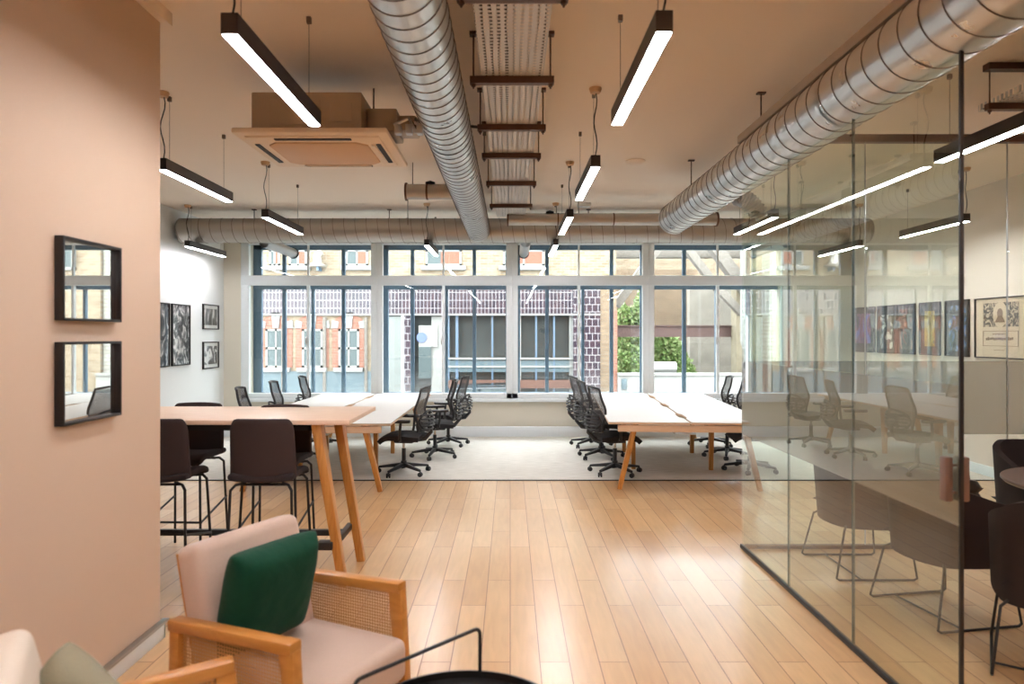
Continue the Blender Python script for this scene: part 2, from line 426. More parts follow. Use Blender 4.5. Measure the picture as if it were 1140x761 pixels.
# secondary glazing, four bays, white
mull = [WL, -2.19, .03, 2.27, WR]
for k in range(4):
    a, c = mull[k], mull[k+1]
    w = thing('window_%d' % (k+1), None, None, ((a+c)/2, YF+.02, SB)); struct(w)
    f = MB(); y0, y1 = YF+.0, YF+.09; e = .095
    lo = SB+.03
    for (x0, x1) in ((a, a+(.13 if k==0 else e)), (c-(.13 if k==3 else e), c)): f.box(x0, x1, y0, y1, lo, ST, bev=.006)
    f.box(a, c, y0, y1, lo, lo+.09, bev=.006); f.box(a, c, y0-.01, y1+.01, 2.47, 2.63, bev=.008); f.box(a, c, y0, y1, ST-.08, ST, bev=.006)
    fo = f.build('window_frame', M['trim'], w, world=True)
    cx = (a+c)/2-.02
    MB().box(cx-.022, cx+.022, y0+.02, y1-.01, lo+.09, 2.47, bev=.004).box(cx-.014, cx+.014, y0+.03, y1-.02, 2.63, ST-.08).build('glazing_bar', M['trim'], w, world=True)
    for (x0, x1) in ((a+.09, cx-.02), (cx+.02, c-.09)):
        MB().box(x0, x1, YF+.048, YF+.054, lo+.08, 2.48).build('pane', M['wglass'], w, world=True)
    MB().box(a+.09, c-.09, YF+.048, YF+.054, 2.62, ST-.07).build('pane', M['wglass'], w, world=True)
    MB().box(cx-.035, cx-.02, YF-.012, YF+.03, 1.5, 1.62, bev=.004).build('window_catch', M['alum'], w, world=True)
# outer windows, blue-grey
YO = YF+.55; px = lambda p, y: (p-568)*y/760
outer = [([283,291],[316,348,382],[420]), ([423,432],[459,497,528],[566]), ([574,579],[609,649,681],[716]), ([714,721],[762,798,833],[873])]
edges = [(-4.42,-2.24),(-2.24,-.02),(-.02,2.3),(2.3,4.60)]
for k, (lj, ms, rj) in enumerate(outer):
    a, c = edges[k]
    w = thing('window_%d' % (k+5), None, None, ((a+c)/2, YO, SB)); struct(w)
    f = MB(); jl = px(lj[1], YO)
    f.box(a, jl, YO, YO+.08, SB, ST, bev=.004); f.box(px(rj[0]-3, YO) if k<3 else px(866,YO), c, YO, YO+.08, SB, ST, bev=.004)
    f.box(a, c, YO, YO+.08, SB, SB+.09, bev=.004).box(a, c, YO-.01, YO+.08, 2.44, 2.56, bev=.004).box(a, c, YO, YO+.08, 3.12, ST, bev=.004)
    f.build('window_frame', M['bluef'], w, world=True)
    for i, m_ in enumerate(ms):
        x = px(m_, YO); q = MB()
        t = .03 if i != 1 else .024
        q.box(x-t, x+t, YO+.005, YO+.07, SB+.08, 2.45, bev=.003)
        if i != 1: q.box(x-t, x+t, YO+.005, YO+.07, 2.55, 3.13, bev=.003)
        q.build('glazing_bar', M['bluef'], w, world=True)
    MB().box(jl-.02, c-.05, YO+.035, YO+.041, SB+.08, 3.14).build('pane', M['wglass'], w, world=True)

# ------------------------------------------------------------------ ducts and services
def spiral(p0, p1, r, pitch, name, label, mt, end_cap=True, rods=()):
    p0, p1 = Vector(p0), Vector(p1); d = p1-p0; L = d.length; d.normalize()
    t = thing(name, label, 'duct', (p1.x, p1.y, p1.z-r) if d.y else ((p0.x+p1.x)/2, p0.y, p0.z-r))
    m = MB().tube([p0, p1], r, seg=48, caps=False)
    m.build('duct_body', mt, t, world=True)
    s = MB(); a = Vector((0,0,1)); u = d.cross(a).normalized(); v = d.cross(u)
    n = int(L/pitch*36); pts = []
    for i in range(n+1):
        th = 2*PI*i/36; pts.append(p0 + d*(L*i/n) + (u*math.cos(th)+v*math.sin(th))*(r+.001))
    s.tube(pts, .0032, seg=5)
    s.build('seam', M['seam'], t, world=True)
    for (k, w_) in ((.33,.03),(.66,.03),(.995,.04)):
        q = p0+d*L*k
        MB().tube([q-d*w_/2, q+d*w_/2], r+.006, seg=40, caps=False).build('joint_band', mt, t, world=True)
    if end_cap:
        for q, sg in ((p1, 1), (p0, -1)):
            MB().tube([q, q+d*sg*.012, q+d*sg*.03], [r+.004, r*.985, r*.8], seg=40).build('end_cap', mt, t, world=True)
    for q in rods:
        MB().tube([(q[0], q[1], q[2]), (q[0], q[1], CE)], .006, seg=8).box(q[0]-.03, q[0]+.03, q[1]-.02, q[1]+.02, CE-.012, CE-.001).build('hanger_rod', M['strut'], t, world=True)
    return t
spiral((-.44,-3.9,3.10), (-.44,9.42,3.10), .162, .125, 'spiral_duct', 'silver spiral duct running from above the camera to the middle of the cross duct', M['galv'], False,
       [(-.44, y, 3.26) for y in (4.1, 6.3, 8.5)])
spiral((1.83,-3.9,2.95), (1.83,7.64,2.95), .17, .15, 'spiral_duct', 'silver spiral duct running above the side of the glass partition', M['galv'], True,
       [(1.83, y, 3.12) for y in (4.98, 6.9)])
ct = spiral((-4.62,9.6,3.12), (5.02,9.6,3.12), .172, .155, 'cross_duct', 'long brownish round duct crossing the room in front of the windows', M['galvd'], True,
       [(x, 9.6, 3.27) for x in (-3.6, -1.7, 1.1, 3.5)])
for x, lb in ((-3.52, 'grey vent pipe from the cross duct to the leftmost window'), (.22, 'grey vent pipe from the cross duct to the middle window'), (3.95, 'grey vent pipe from the cross duct to the window beyond the glass partition')):
    t = thing('vent_pipe', lb, 'pipe', (x, 10.4, 2.9), 0, 'vent pipes between cross duct and windows')
    MB().tube([(x,9.77,2.98),(x,11.1,2.98)], .075, seg=28, caps=False).build('pipe_body', M['galv'], t, world=True)
    MB().lathe([(.075,0),(.088,0),(.088,.03),(.075,.03)], (x,11.09,2.98), Matrix.Rotation(PI/2,4,'X'), seg=32).build('end_ring', M['blackm'], t, world=True)
# short branch pipes
t = thing('branch_duct', 'short brown branch duct sticking out left of the middle spiral duct', 'duct', (-.85,7.0,3.02))
MB().tube([(-1.06,7.0,3.12),(-.602,7.0,3.12)], .078, seg=28).build('duct_body', M['galvd'], t, world=True)
MB().tube([(-1.075,7.0,3.12),(-1.055,7.0,3.12)], .092, seg=28).build('flange', M['strut'], t, world=True)
MB().tube([(-.86,7.0,3.12),(-.84,7.0,3.12)], .082, seg=28).build('joint_band', M['strut'], t, world=True)
MB().lathe([(.0,0),(.05,0),(.05,.02),(.02,.03),(.0,.04)], (-.82,7.0,3.197), seg=20).build('damper_knob', M['blackm'], t, world=True)
MB().tube([(-1.05,7.0,3.05),(-1.05,7.0,2.78)], .004, seg=6).build('pull_wire', M['seam'], t, world=True)
MB().tube([(-1.0,7.0,3.19),(-1.0,7.0,CE)], .004, seg=6).build('hanger_rod', M['strut'], t, world=True)
t = thing('branch_duct', 'long thin brown duct with rust coloured band just in front of the cross duct', 'duct', (1.3,8.6,3.02))
MB().tube([(-.03,8.6,3.11),(2.6,8.6,3.11)], .075, seg=28).build('duct_body', M['galvd'], t, world=True)
for x in (-.03, 2.6): MB().tube([(x-.01,8.6,3.11),(x+.01,8.6,3.11)], .09, seg=28).build('flange', M['strut'], t, world=True)
for x in (.6, 1.3, 2.0): MB().tube([(x-.008,8.6,3.11),(x+.008,8.6,3.11)], .079, seg=28).build('joint_band', M['strut'], t, world=True)
MB().lathe([(.0,0),(.05,0),(.05,.02),(.02,.03),(.0,.04)], (.5,8.6,3.185), seg=20).build('damper_knob', M['blackm'], t, world=True)
for x in (.1, .86, 2.4): MB().tube([(x,8.6,3.18),(x,8.6,CE)], .005, seg=6).build('hanger_rod', M['strut'], t, world=True)
t = thing('flexible_duct', 'short brown stub with crumpled silver flexible sleeve beside the glass partition', 'duct', (2.3,6.9,2.93))
MB().tube([(1.99,6.9,3.06),(2.28,6.9,3.06)], .055, seg=24).build('duct_body', M['strut'], t, world=True)
q = MB(); pts = []; rr = []
for i in range(25):
    pts.append((2.26+.012*i, 6.9, 3.06-.0004*i*i)); rr.append(.085+(.012 if i%2 else -.004)-(.03 if i>21 else 0))
q.tube(pts, rr, seg=24); q.build('silver_sleeve', M['alum'], t, world=True)
MB().tube([(2.5,6.9,2.95),(2.52,6.9,2.86),(2.6,6.9,2.78)], .005, seg=6).build('wire', M['cabled'], t, world=True)

# cable trays
def tray(name, label, x, w, y0, y1, z, hangs, ncab=9, drop=None):
    t = thing(name, label, 'cable tray', (x, (y0+y1)/2, z))
    m = MB().box(x-w/2, x+w/2, y0, y1, z, z+.002).box(x-w/2-.002, x-w/2, y0, y1, z, z+.045).box(x+w/2, x+w/2+.002, y0, y1, z, z+.045)
    m.build('tray', M['tray'], t, world=True)
    rnd = random.Random(3)
    for k in range(ncab):
        cx = x - w/2+.03 + (w-.06)*k/(ncab-1); r = rnd.uniform(.006,.012)
        pts = [(cx+rnd.uniform(-.012,.012), y0+(y1-y0)*i/24, z+.004+r) for i in range(25)]
        MB().tube(pts, r, seg=6).build('cable', M['cable'] if rnd.random()<.7 else M['cabled'], t, world=True)
    for y in hangs:
        MB().box(x-w/2-.065, x+w/2+.065, y-.022, y+.022, z-.043, z-.002).build('support_bar', M['strut'], t, world=True)
        for s in (-1,1):
            hx = x+s*(w/2+.045)
            MB().tube([(hx,y,z-.07),(hx,y,CE)], .005, seg=6).box(hx-.022,hx+.022,y-.022,y+.022,CE-.02,CE-.001).tube([(hx,y,z-.058),(hx,y,z-.044)], .013, seg=6).build('hanger_rod', M['strut'], t, world=True)
    return t
tray('cable_tray', 'perforated steel cable tray hung down the middle of the ceiling', .01, .36, -2, 8.7, 3.16, (-1, 1, 3.0, 3.99, 4.9, 5.67, 6.7, 7.86))
tr = tray('cable_tray', 'perforated cable tray hanging over the meeting room at the right edge', 3.42, .5, 1.5, 4.62, 3.16, (2.4, 4.45,), 4)
MB().box(3.1, 3.74, 4.42, 4.48, CE-.045, CE-.003).build('ceiling_strut', M['strut'], tr, world=True)
# black pipe crossing at ceiling (drain of the AC unit)
t = tag(MB().tube([(-.98,5.02,3.17),(-.7,5.2,3.28),(-.44,5.3,3.285),(-.2,5.3,3.26),(-.2,5.3,3.2)], .014, seg=8).build('drain_hose', M['cabled']), 'black hose running from the air conditioner behind the duct to the cable tray', 'hose')

# air conditioner
t = thing('air_conditioner', 'ceiling cassette air conditioner with cream fascia and grey casing', 'air conditioner', (-1.24,4.62,2.88))
MB().box(-1.64,-.94,4.32,4.98,2.93,3.19, bev=.01).build('casing', M['acbox'], t, world=True)
m = MB()
for (x0,x1,z0,z1) in ((-1.52,-1.2,2.98,3.14),(-1.14,-1.0,3.0,3.12)): m.box(x0,x1,4.312,4.32,z0,z1,bev=.003)
m.build('access_panel', M['acbox'], t, world=True)
MBf = MB().box(-1.72,-.76,4.2,5.06,2.895,2.93,bev=.012); MBf.box(-1.66,-.82,4.26,5.0,2.882,2.9,bev=.008)
MBf.build('fascia', M['acw'], t, world=True)
poly = [(-1.5,4.36),(-.98,4.36),(-.92,4.42),(-.92,4.84),(-.98,4.9),(-1.5,4.9),(-1.56,4.84),(-1.56,4.42)]
MB().prism(poly, 'z', 2.872, 2.89, bev=.004).build('intake_grille', M['acg'], t, world=True)
for (x0,x1,y0,y1) in ((-1.48,-1.0,4.275,4.305),(-1.48,-1.0,4.945,4.975),(-1.645,-1.615,4.4,4.86),(-.865,-.835,4.4,4.86)):
    MB().box(x0,x1,y0,y1,2.876,2.884).build('air_slot', M['dark'], t, world=True)
for (x0,x1,y0,y1) in ((-.895,-.872,4.4,4.86),(-1.48,-1.0,4.92,4.94)):
    MB().box(x0,x1,y0,y1,2.868,2.882,bev=.003).build('louvre', M['acw'], t, world=True)
MB().box(-.94,-.74,4.45,4.75,2.98,3.13,bev=.01).box(-.74,-.62,4.5,4.7,3.0,3.1,bev=.01).build('pipe_box', M['acbox'], t, world=True)
for k in range(4):
    MB().tube([(-.76,4.45+.07*k,3.02+.02*k),(-.66,4.44+.07*k,3.06),(-.63,4.42+.05*k,3.0+.03*k),(-.615,4.45,2.97+.03*k)], .011, seg=8).build('pipe', M['cabled' if k%2 else 'alum'], t, world=True)
for k in range(3): MB().box(-.74+.07*k,-.7+.07*k,4.36,4.42,2.94,3.0,bev=.004).build('valve', M['alum'], t, world=True)
for (x,y) in ((-1.6,4.9),(-.98,4.9)):
    MB().tube([(x,y,2.95),(x,y,CE)], .006, seg=8).box(x-.03,x+.03,y-.02,y+.02,3.0,3.03).build('hanger_rod', M['strut'], t, world=True)
# ceiling bits
tag(MB().box(.9,1.08,9.1,9.22,3.37,3.419,bev=.01).build('smoke_detector', M['white']), 'small white box fixed to ceiling beyond the pendant lights', 'smoke detector')
tag(MB().lathe([(0,-.03),(.07,-.03),(.1,-.01),(.1,0)], (1.27,6.93,3.42), seg=32).build('smoke_detector', M['ceil']), 'round flat cream disc on ceiling right of the pendant lights', 'smoke detector')

# ------------------------------------------------------------------ linear pendant lights
def light(x, y0, label, L=1.2, cord='near', z=2.85):
    t = thing('pendant_light', label, 'pendant light', (x, y0+L/2, z), 0, 'linear pendant lights')
    w = .068; h = .085
    m = MB().box(x-w/2, x-w/2+.006, y0, y0+L, z, z+h).box(x+w/2-.006, x+w/2, y0, y0+L, z, z+h).box(x-w/2, x+w/2, y0, y0+L, z+h-.006, z+h)
    m.box(x-w/2, x+w/2, y0, y0+.006, z, z+h).box(x-w/2, x+w/2, y0+L-.006, y0+L, z, z+h)
    m.build('housing', M['lampb'], t, world=True)
    MB().box(x-w/2+.005, x+w/2-.005, y0+.005, y0+L-.005, z-.002, z+.012).build('diffuser', M['led'], t, world=True)
    yc = y0+.05; y2 = y0+L-.12
    pts = [(x+.012*math.sin(i*.9), yc-.03+.012*math.cos(i*.7), z+h+(CE-.03-z-h)*i/10) for i in range(11)]
    MB().tube(pts, .0045, seg=6).build('cord', M['blackm'], t, world=True)
    MB().lathe([(0,-.035),(.035,-.035),(.045,-.01),(.045,0)], (x, yc-.03, CE-.001), seg=20).build('ceiling_rose', M['acg'], t, world=True)
    for y in (yc+.07, y2):
        q = MB().tube([(x,y,z+h),(x,y,CE-.01)], .0016, seg=5).box(x-.012,x+.012,y-.012,y+.012,CE-.035,CE-.001)
        q.build('suspension_wire', M['seam'], t, world=True)
    return t
LT = [(-1.12,2.72,'black linear pendant light hanging in front of the air conditioner, lit'),
 (-1.12,9.15,'small far linear pendant light before the windows left of the middle spiral duct'),
 (-2.53,4.95,'linear pendant light whose near end is cut off by the blush wall'),
 (-2.5,6.95,'linear pendant light crossing the left part of the cross duct'),
 (-4.38,9.25,'linear pendant light close to the white left wall under the duct end'),
 (.61,2.70,'nearest linear pendant light right of the ceiling cable tray'),
 (.61,4.87,'linear pendant light second from front in the row right of the cable tray'),
 (.61,6.95,'linear pendant light third from front in the row right of the cable tray'),
 (.61,9.12,'farthest linear pendant light right of the cable tray, before the windows'),
 (2.70,6.95,'linear pendant light seen across the edge of the glass partition'),
 (2.98,3.55,'large linear pendant light inside the glazed meeting room at the right edge'),
 (4.82,7.2,'linear pendant light behind the glass near the partition end post'),
 (4.72,9.2,'far linear pendant light behind the glass near right wall')]
for x, y, lb in LT: light(x, y, lb)
for x, y, lb in ((-1.12,.3,'linear pendant light behind the viewpoint left of the duct'),(.61,.3,'linear pendant light behind the viewpoint right of the tray'),
                 (-1.12,-2.0,'rear linear pendant light left of the duct'),(.61,-2.0,'rear linear pendant light right of the tray'),(3.3,.3,'rear linear pendant light over the seating side')):
    light(x, y, lb)

# ------------------------------------------------------------------ glazed meeting room
PX, PY = 1.80, 5.29
M['glass'] = glass('partition_glass', (.93,.965,.93,1), 2.0)
M['film'] = glass('privacy_film', (.93,.965,.93,1), 2.0, film=(srgb(158,155,138), .55))
t = thing('glass_partition', 'frameless glass partition along the meeting room side with a grey privacy band', 'glass partition', (PX, 4.0, 0))
ys = [2.73, 3.58, 4.41, PY]
for k in range(3):
    g = MB().box(PX-.006, PX+.006, ys[k]+.002, ys[k+1]-.002, .03, .885).box(PX-.006, PX+.006, ys[k]+.002, ys[k+1]-.002, 1.45, 2.79)
    go = g.build('glass_panel', M['glass'], t, world=True)
    MB().box(PX-.006, PX+.006, ys[k]+.002, ys[k+1]-.002, .885, 1.45).build('privacy_band', M['film'], go, world=True)
M['seal'] = mat('dark_seal', srgb(70,84,76), .3)
for k in (1,2): MB().box(PX-.007, PX+.007, ys[k]-.002, ys[k]+.002, .03, 2.79).build('joint_seal', M['seal'], t, world=True)
MB().box(PX-.013, PX+.013, 2.73, PY+.02, 0, .03, bev=.003).build('floor_channel', M['blackm'], t, world=True)
MB().box(PX-.008, PX+.008, 2.718, 2.73, 0, 2.79, bev=.002).build('end_post', M['blackm'], t, world=True)
MB().box(PX-.03, PX+.03, 1.0, PY+.03, 3.14, 3.2, bev=.004).build('head_channel', M['acbox'], t, world=True)
h = MB().box(PX-.05, PX-.018, 2.745, 2.785, .98, 1.16, bev=.006).box(PX+.018, PX+.05, 2.745, 2.785, .98, 1.16, bev=.006)
h.box(PX-.02,PX+.02,2.755,2.775,1.01,1.02).box(PX-.02,PX+.02,2.755,2.775,1.12,1.13)
h.build('door_handle', M['copper'], t, world=True)
t2 = thing('glass_partition', 'frameless glass partition closing the far end of the meeting room', 'glass partition', (3.7, PY, 0))
xs = [PX, 2.75, 3.85, 4.75, XR]
for k in range(4):
    g = MB().box(xs[k]+.01, xs[k+1]-.002, PY-.006, PY+.006, .03, .885).box(xs[k]+.01, xs[k+1]-.002, PY-.006, PY+.006, 1.45, 3.14)
    go = g.build('glass_panel', M['glass'], t2, world=True)
    MB().box(xs[k]+.01, xs[k+1]-.002, PY-.006, PY+.006, .885, 1.45).build('privacy_band', M['film'], go, world=True)
for k in (1,2,3): MB().box(xs[k]-.002, xs[k]+.002, PY-.007, PY+.007, .03, 3.14).build('joint_seal', M['alum'], t2, world=True)
MB().box(PX+.02, XR, PY-.02, PY+.02, 0, .03, bev=.003).build('floor_channel', M['strut'], t2, world=True)
MB().box(PX+.03, XR, PY-.03, PY+.03, 3.14, 3.2, bev=.004).build('head_channel', M['strut'], t2, world=True)
# ------------------------------------------------------------------ bench desks
def desk(name, label, corner, rz, W, L, left_open=True):
    """local: x across, y along; origin at near-left corner"""
    t = thing(name, label, 'desk', (corner[0], corner[1], 0), rz)
    H = .73; g = W/2
    n = 3; l = L/n
    for i in range(n):
        for s in (0, 1):
            x0, x1 = (0, g-.012) if s == 0 else (g+.012, W)
            xi = x1 if s == 0 else x0; d = -1 if s == 0 else 1
            ya, yb = i*l+.002, (i+1)*l-.002
            # scalloped cable notch on the inner edge
            inner = [(xi, ya), (xi, ya+l*.3), (xi+d*.03, ya+l*.36), (xi+d*.03, ya+l*.64), (xi, ya+l*.7), (xi, yb)]
            xo = x0 if s == 0 else x1
            poly = inner + [(xo, yb), (xo, ya)]
            MB().prism(poly, 'z', H-.004, H+.001).build('desk_top', M['desk'], t)
            MB().prism([(u if u not in (xo,) else xo, v) for u, v in poly], 'z', H-.024, H-.004).build('top_edge', M['ply'], t)
    m = MB().box(.1, W-.1, .02, .05, H-.105, H-.034, bev=.003).box(.1, W-.1, L-.05, L-.02, H-.105, H-.034, bev=.003)
    m.build('end_rail', M['ply'], t)
    m = MB()
    for x in (.3, W-.3): m.box(x-.02, x+.02, .05, L-.05, H-.075, H-.03)
    m.build('long_rail', M['lampb'], t)
    MB().box(g-.11, g+.11, .3, L-.3, .56, .565).box(g-.11,g-.105,.3,L-.3,.56,.62).box(g+.105,g+.11,.3,L-.3,.56,.62).build('cable_basket', M['trim'], t)
    for i, y in enumerate((.09, l, 2*l, L-.09)):
        ins = .0 if i in (0, 3) else .27
        for s in (0, 1):
            xt = .29+ins*.35 if s == 0 else W-.29-ins*.35
            xb = .12+ins if s == 0 else W-.12-ins
            MB().beam((xb, y, 0), (xt, y, H-.03), .05, .05, bev=.004, up=(0,1,0), w2=.05, h2=.12).build('leg', M['oak'], t)
        if ins: MB().box(.35, W-.35, y-.02, y+.02, H-.08, H-.035).build('cross_rail', M['ply'], t)
    return t
desk('bench_desk', 'white six person bench desk right of the aisle on slanted oak legs', (1.045, 7.25), -4.1, 1.72, 3.62)
desk('bench_desk', 'white six person bench desk left of the aisle behind the high table', (-2.95, 7.12), 0, 1.70, 3.62)

# ------------------------------------------------------------------ task chairs (local: faces +Y)
def task_chair():
    t = thing('task_chair', 'x', 'chair')
    # base
    for k in range(5):
        a = 2*PI*k/5+PI/10; cx, cy = math.cos(a), math.sin(a)
        l = MB().beam((cx*.03,cy*.03,.105), (cx*.31,cy*.31,.07), .05, .045, bev=.006, w2=.03, h2=.025).build('base_arm', M['chairb'], t)
        T = Matrix.Translation((cx*.31, cy*.31, .028)) @ Matrix.Rotation(a+.6, 4, 'Z') @ Matrix.Rotation(PI/2, 4, 'X')
        MB().lathe([(0,-.025),(.024,-.025),(.028,-.018),(.028,-.005),(.012,-.004),(.012,.004),(.028,.005),(.028,.018),(.024,.025),(0,.025)], (0,0,0), T, seg=16).tube([(cx*.31,cy*.31,.03),(cx*.31,cy*.31,.068)], .009, seg=8).build('caster', M['chairb'], l)
    MB().tube([(0,0,.07),(0,0,.15)], .034, seg=16).tube([(0,0,.15),(0,0,.3)], .024, seg=16).build('gas_column', M['chairb'], t)
    MB().tube([(0,0,.28),(0,0,.39)], .016, seg=12).build('gas_piston', M['chrome'], t)
    MB().box(-.1,.1,-.14,.1,.37,.43,bev=.02).tube([(.08,.03,.4),(.22,.04,.4)], .007).tube([(-.08,.0,.4),(-.22,.0,.4)], .007).build('mechanism', M['chairb'], t)
    s = MB()
    def seat(u, v):
        x = (u-.5)*.5*(1-.12*abs(2*v-1)**4); y = -.24+v*.5
        return (x, y, .475+.02*math.sin(v*PI)-.05*max(0,(v-.75)/.25)**2-.02*abs(2*u-1)**4)
    s.grid(seat, 12, 12, thick=.055); s.build('seat', M['chairf'], t)
    # back frame: loop leaning back, open mesh
    def bk(u, v):      # u -1..1, v 0..1
        w = .225*(1-.16*v**3)*(1 if v > .12 else .86+.14*v/.12)
        z = .53+.49*v
        y = -.25-.03*math.sin(v*PI)*0-.06*(v**1.4)-.05*math.exp(-((v-.12)/.16)**2)*.6+.03*math.exp(-((v-.5)/.2)**2)-.0
        y += .045*abs(u)**2
        return Vector((u*w, y, z))
    loop = [bk(-1, v/12) for v in range(13)]
    loop += [bk(u, 1)+Vector((0,0,.018*(1-u*u))) for u in (-.8,-.4,0,.4,.8)]
    loop += [bk(1, 1-v/12) for v in range(13)]
    loop += [bk(u, 0)-Vector((0,0,.01)) for u in (.7,.3,-.3,-.7)]
    MB().tube(loop, .0145, seg=8, closed=True).build('back_frame', M['chairb'], t)
    MB().grid(lambda u, v: bk(2*u-1, v)*1.0, 10, 14).build('back_mesh', M['cmesh'], t)
    for k in range(5):
        z = .545+.042*k; o = .035*math.sin((k+1)/6*PI)
        pts = [Vector((u*.2, -.335-o+.1*u*u*.9, z)) for u in (-1,-.75,-.5,-.25,0,.25,.5,.75,1)]
        MB().tube(pts, .0095, seg=6).build('lumbar_rib', M['chairb'], t)
    lp = []
    for k in range(24):
        a = 2*PI*k/24; lp.append((.205*math.cos(a), -.27-.055*abs(math.sin(a))+.03*abs(math.cos(a)), .64+.125*math.sin(a)))
    MB().tube(lp, .013, seg=8, closed=True).build('lumbar_frame', M['chairb'], t)
    MB().tube([(0,-.1,.4),(0,-.26,.42),(0,-.335,.5),(0,-.33,.6)], [.03,.028,.022,.018], seg=10).build('back_spine', M['chairb'], t)
    for s_ in (-1,1):
        a = MB().tube([(s_*.15,-.02,.42),(s_*.27,-.03,.44),(s_*.295,-.04,.52),(s_*.29,-.05,.64)], [.018,.018,.017,.016], seg=8)
        ao = a.build('armrest_post', M['chairb'], t)
        MB().grid(lambda u, v: (s_*(.285)+(u-.5)*.085*(1-.3*abs(2*v-1)**3), -.16+v*.28, .672-.012*abs(2*u-1)**2), 5, 8, thick=.028).build('arm_pad', M['chairb'], ao)
    return t
tc0 = task_chair(); used = [0]
def put_chair(x, y, rz, label):
    if not used[0]:
        tc0.location = (x,y,.004); tc0.rotation_euler = (0,0,R(rz)); tc0['label'] = label; tc0['group'] = 'black mesh task chairs'; used[0] = 1
    else: dup(tc0, (x,y,.004), rz, label, 'black mesh task chairs')
for x, y, rz, lb in (
  (-1.27, 8.15, 82, 'nearest black mesh task chair on the aisle side of the left bench desk'),
  (-1.02, 9.25, 100, 'middle black mesh task chair on the aisle side of the left bench desk'),
  (-.93, 10.25, 78, 'farthest black mesh task chair on the aisle side of the left bench desk'),
  (1.25, 8.15, -78, 'nearest black mesh task chair on the aisle side of the right bench desk'),
  (1.22, 9.2, -84, 'middle black mesh task chair on the aisle side of the right bench desk'),
  (1.2, 10.15, -80, 'farthest black mesh task chair on the aisle side of the right bench desk'),
  (-2.88, 8.0, -82, 'black mesh task chair farthest left beyond the high table, lowest backrest in view'),
  (-2.86, 9.05, -84, 'middle of the three task chairs behind the left bench desk, backrest against window'),
  (-2.82, 10.15, -86, 'task chair behind left bench desk nearest to the windows'),
  (2.92, 8.3, 84, 'nearest task chair behind the right bench desk, partly behind the glass partition'),
  (2.94, 9.25, 88, 'middle task chair behind the right bench desk beside the glass partition edge'),
  (3.0, 10.2, 84, 'task chair behind right bench desk nearest to the windows')):
    put_chair(x, y, rz, lb)

# ------------------------------------------------------------------ high table and bar stools
t = thing('high_table', 'long pale oak high table on paired oak legs with black foot rail', 'table', (-2.4, 4.85, 0))
x0, x1, y0, y1, H = -3.85, -1.04, 4.42, 5.28, 1.10
MB().box(x0, x1, y0, y1, H-.03, H, bev=.003).build('tabletop', M['oakp'], t, world=True)
MB().box(x0+.15, x1-.22, y0+.06, y0+.1, H-.075, H-.031).box(x0+.15, x1-.22, y1-.1, y1-.06, H-.075, H-.031).box(-1.33,-1.29,y0+.06,y1-.06,H-.075,H-.031).build('under_frame', M['blackm'], t, world=True)
for (xt, xb, y) in ((-1.27,-1.10,4.5),(-1.26,-1.09,5.0),(-3.62,-3.79,4.5),(-3.62,-3.79,5.0)):
    MB().beam((xb,y,0),(xt,y,H-.032), .055, .06, bev=.004, up=(0,1,0), h2=.1, w2=.06).build('leg', M['oak'], t, world=True)
    MB().tube([(xt,y-.045,H-.052),(xt,y-.03,H-.052)], .009, seg=10).build('bolt', M['alum'], t, world=True)
m = MB().box(-3.72,-1.17,4.8,4.84,.24,.28,bev=.003)
m.box(-1.19,-1.15,4.5,5.0,.24,.28,bev=.003).box(-3.74,-3.70,4.5,5.0,.24,.28,bev=.003)
m.build('foot_rail', M['blackm'], t, world=True)
MB().box(-1.26,-1.16,4.44,4.52,.25,.3,bev=.004).build('rail_bracket', M['blackm'], t, world=True)

def stool():
    t = thing('bar_stool', 'x', 'bar stool')
    SH = .74
    def back(u, v):
        a = (u-.5)*2; w = .222*(1-.05*v)
        r = 1 if v < .8 else math.sqrt(max(0, 1-((v-.8)/.2)**2*.25))
        return (a*w*r, -.2-.035*v+.05*a*a, SH-.02+.40*v)
    MB().grid(lambda u, v: back(u, v), 12, 12, thick=.035).build('backrest', M['stool'], t, sub=1)
    def seat(u, v):
        x = (u-.5)*.42*(1-.06*v); y = -.215+.42*v
        return (x, y, SH+.012-.04*max(0,(v-.7)/.3)**2+.02*abs(2*u-1)**2)
    MB().grid(seat, 12, 12, thick=.045).build('seat', M['stoolp'], t, sub=1)
    for s in (-1,1):
        MB().tube([(s*.12,-.13,SH-.045),(s*.17,-.17,SH-.05),(s*.195,-.19,SH-.08),(s*.215,-.225,.0)], .0095, seg=8).build('leg', M['blackm'], t)
        MB().tube([(s*.12,.13,SH-.045),(s*.165,.16,SH-.05),(s*.185,.175,SH-.08),(s*.21,.215,.0)], .0095, seg=8).build('leg', M['blackm'], t)
    f = .28
    MB().tube([(-.205,.198,f),(.205,.198,f)], .008, seg=8).tube([(-.207,-.212,f+.1),(-.205,.2,f)], .008, seg=8).tube([(.207,-.212,f+.1),(.205,.2,f)], .008, seg=8).build('foot_rest', M['blackm'], t)
    MB().tube([(-.15,-.15,SH-.05),(.15,-.15,SH-.05)], .009, seg=8).tube([(-.15,.15,SH-.05),(.15,.15,SH-.05)], .009, seg=8).build('seat_frame', M['blackm'], t)
    return t
st0 = stool(); first = True
for x, y, rz, lb in ((-1.59, 4.545, 0, 'dark bar stool with whole backrest in view, near side of the high table'),
  (-2.28, 4.545, 2, 'dark bar stool near side of the high table, half hidden by the blush wall'),
  (-1.72, 5.04, 180, 'dark bar stool across the high table, nearest the oak end legs'),
  (-2.46, 5.2, 178, 'dark bar stool across the high table, its top edge peeping over the tabletop')):
    if first: st0.location = (x,y,0); st0.rotation_euler=(0,0,R(rz)); st0['label']=lb; st0['group']='bar stools around the high table'; first=False
    else: dup(st0, (x,y,0), rz, lb, 'bar stools around the high table')

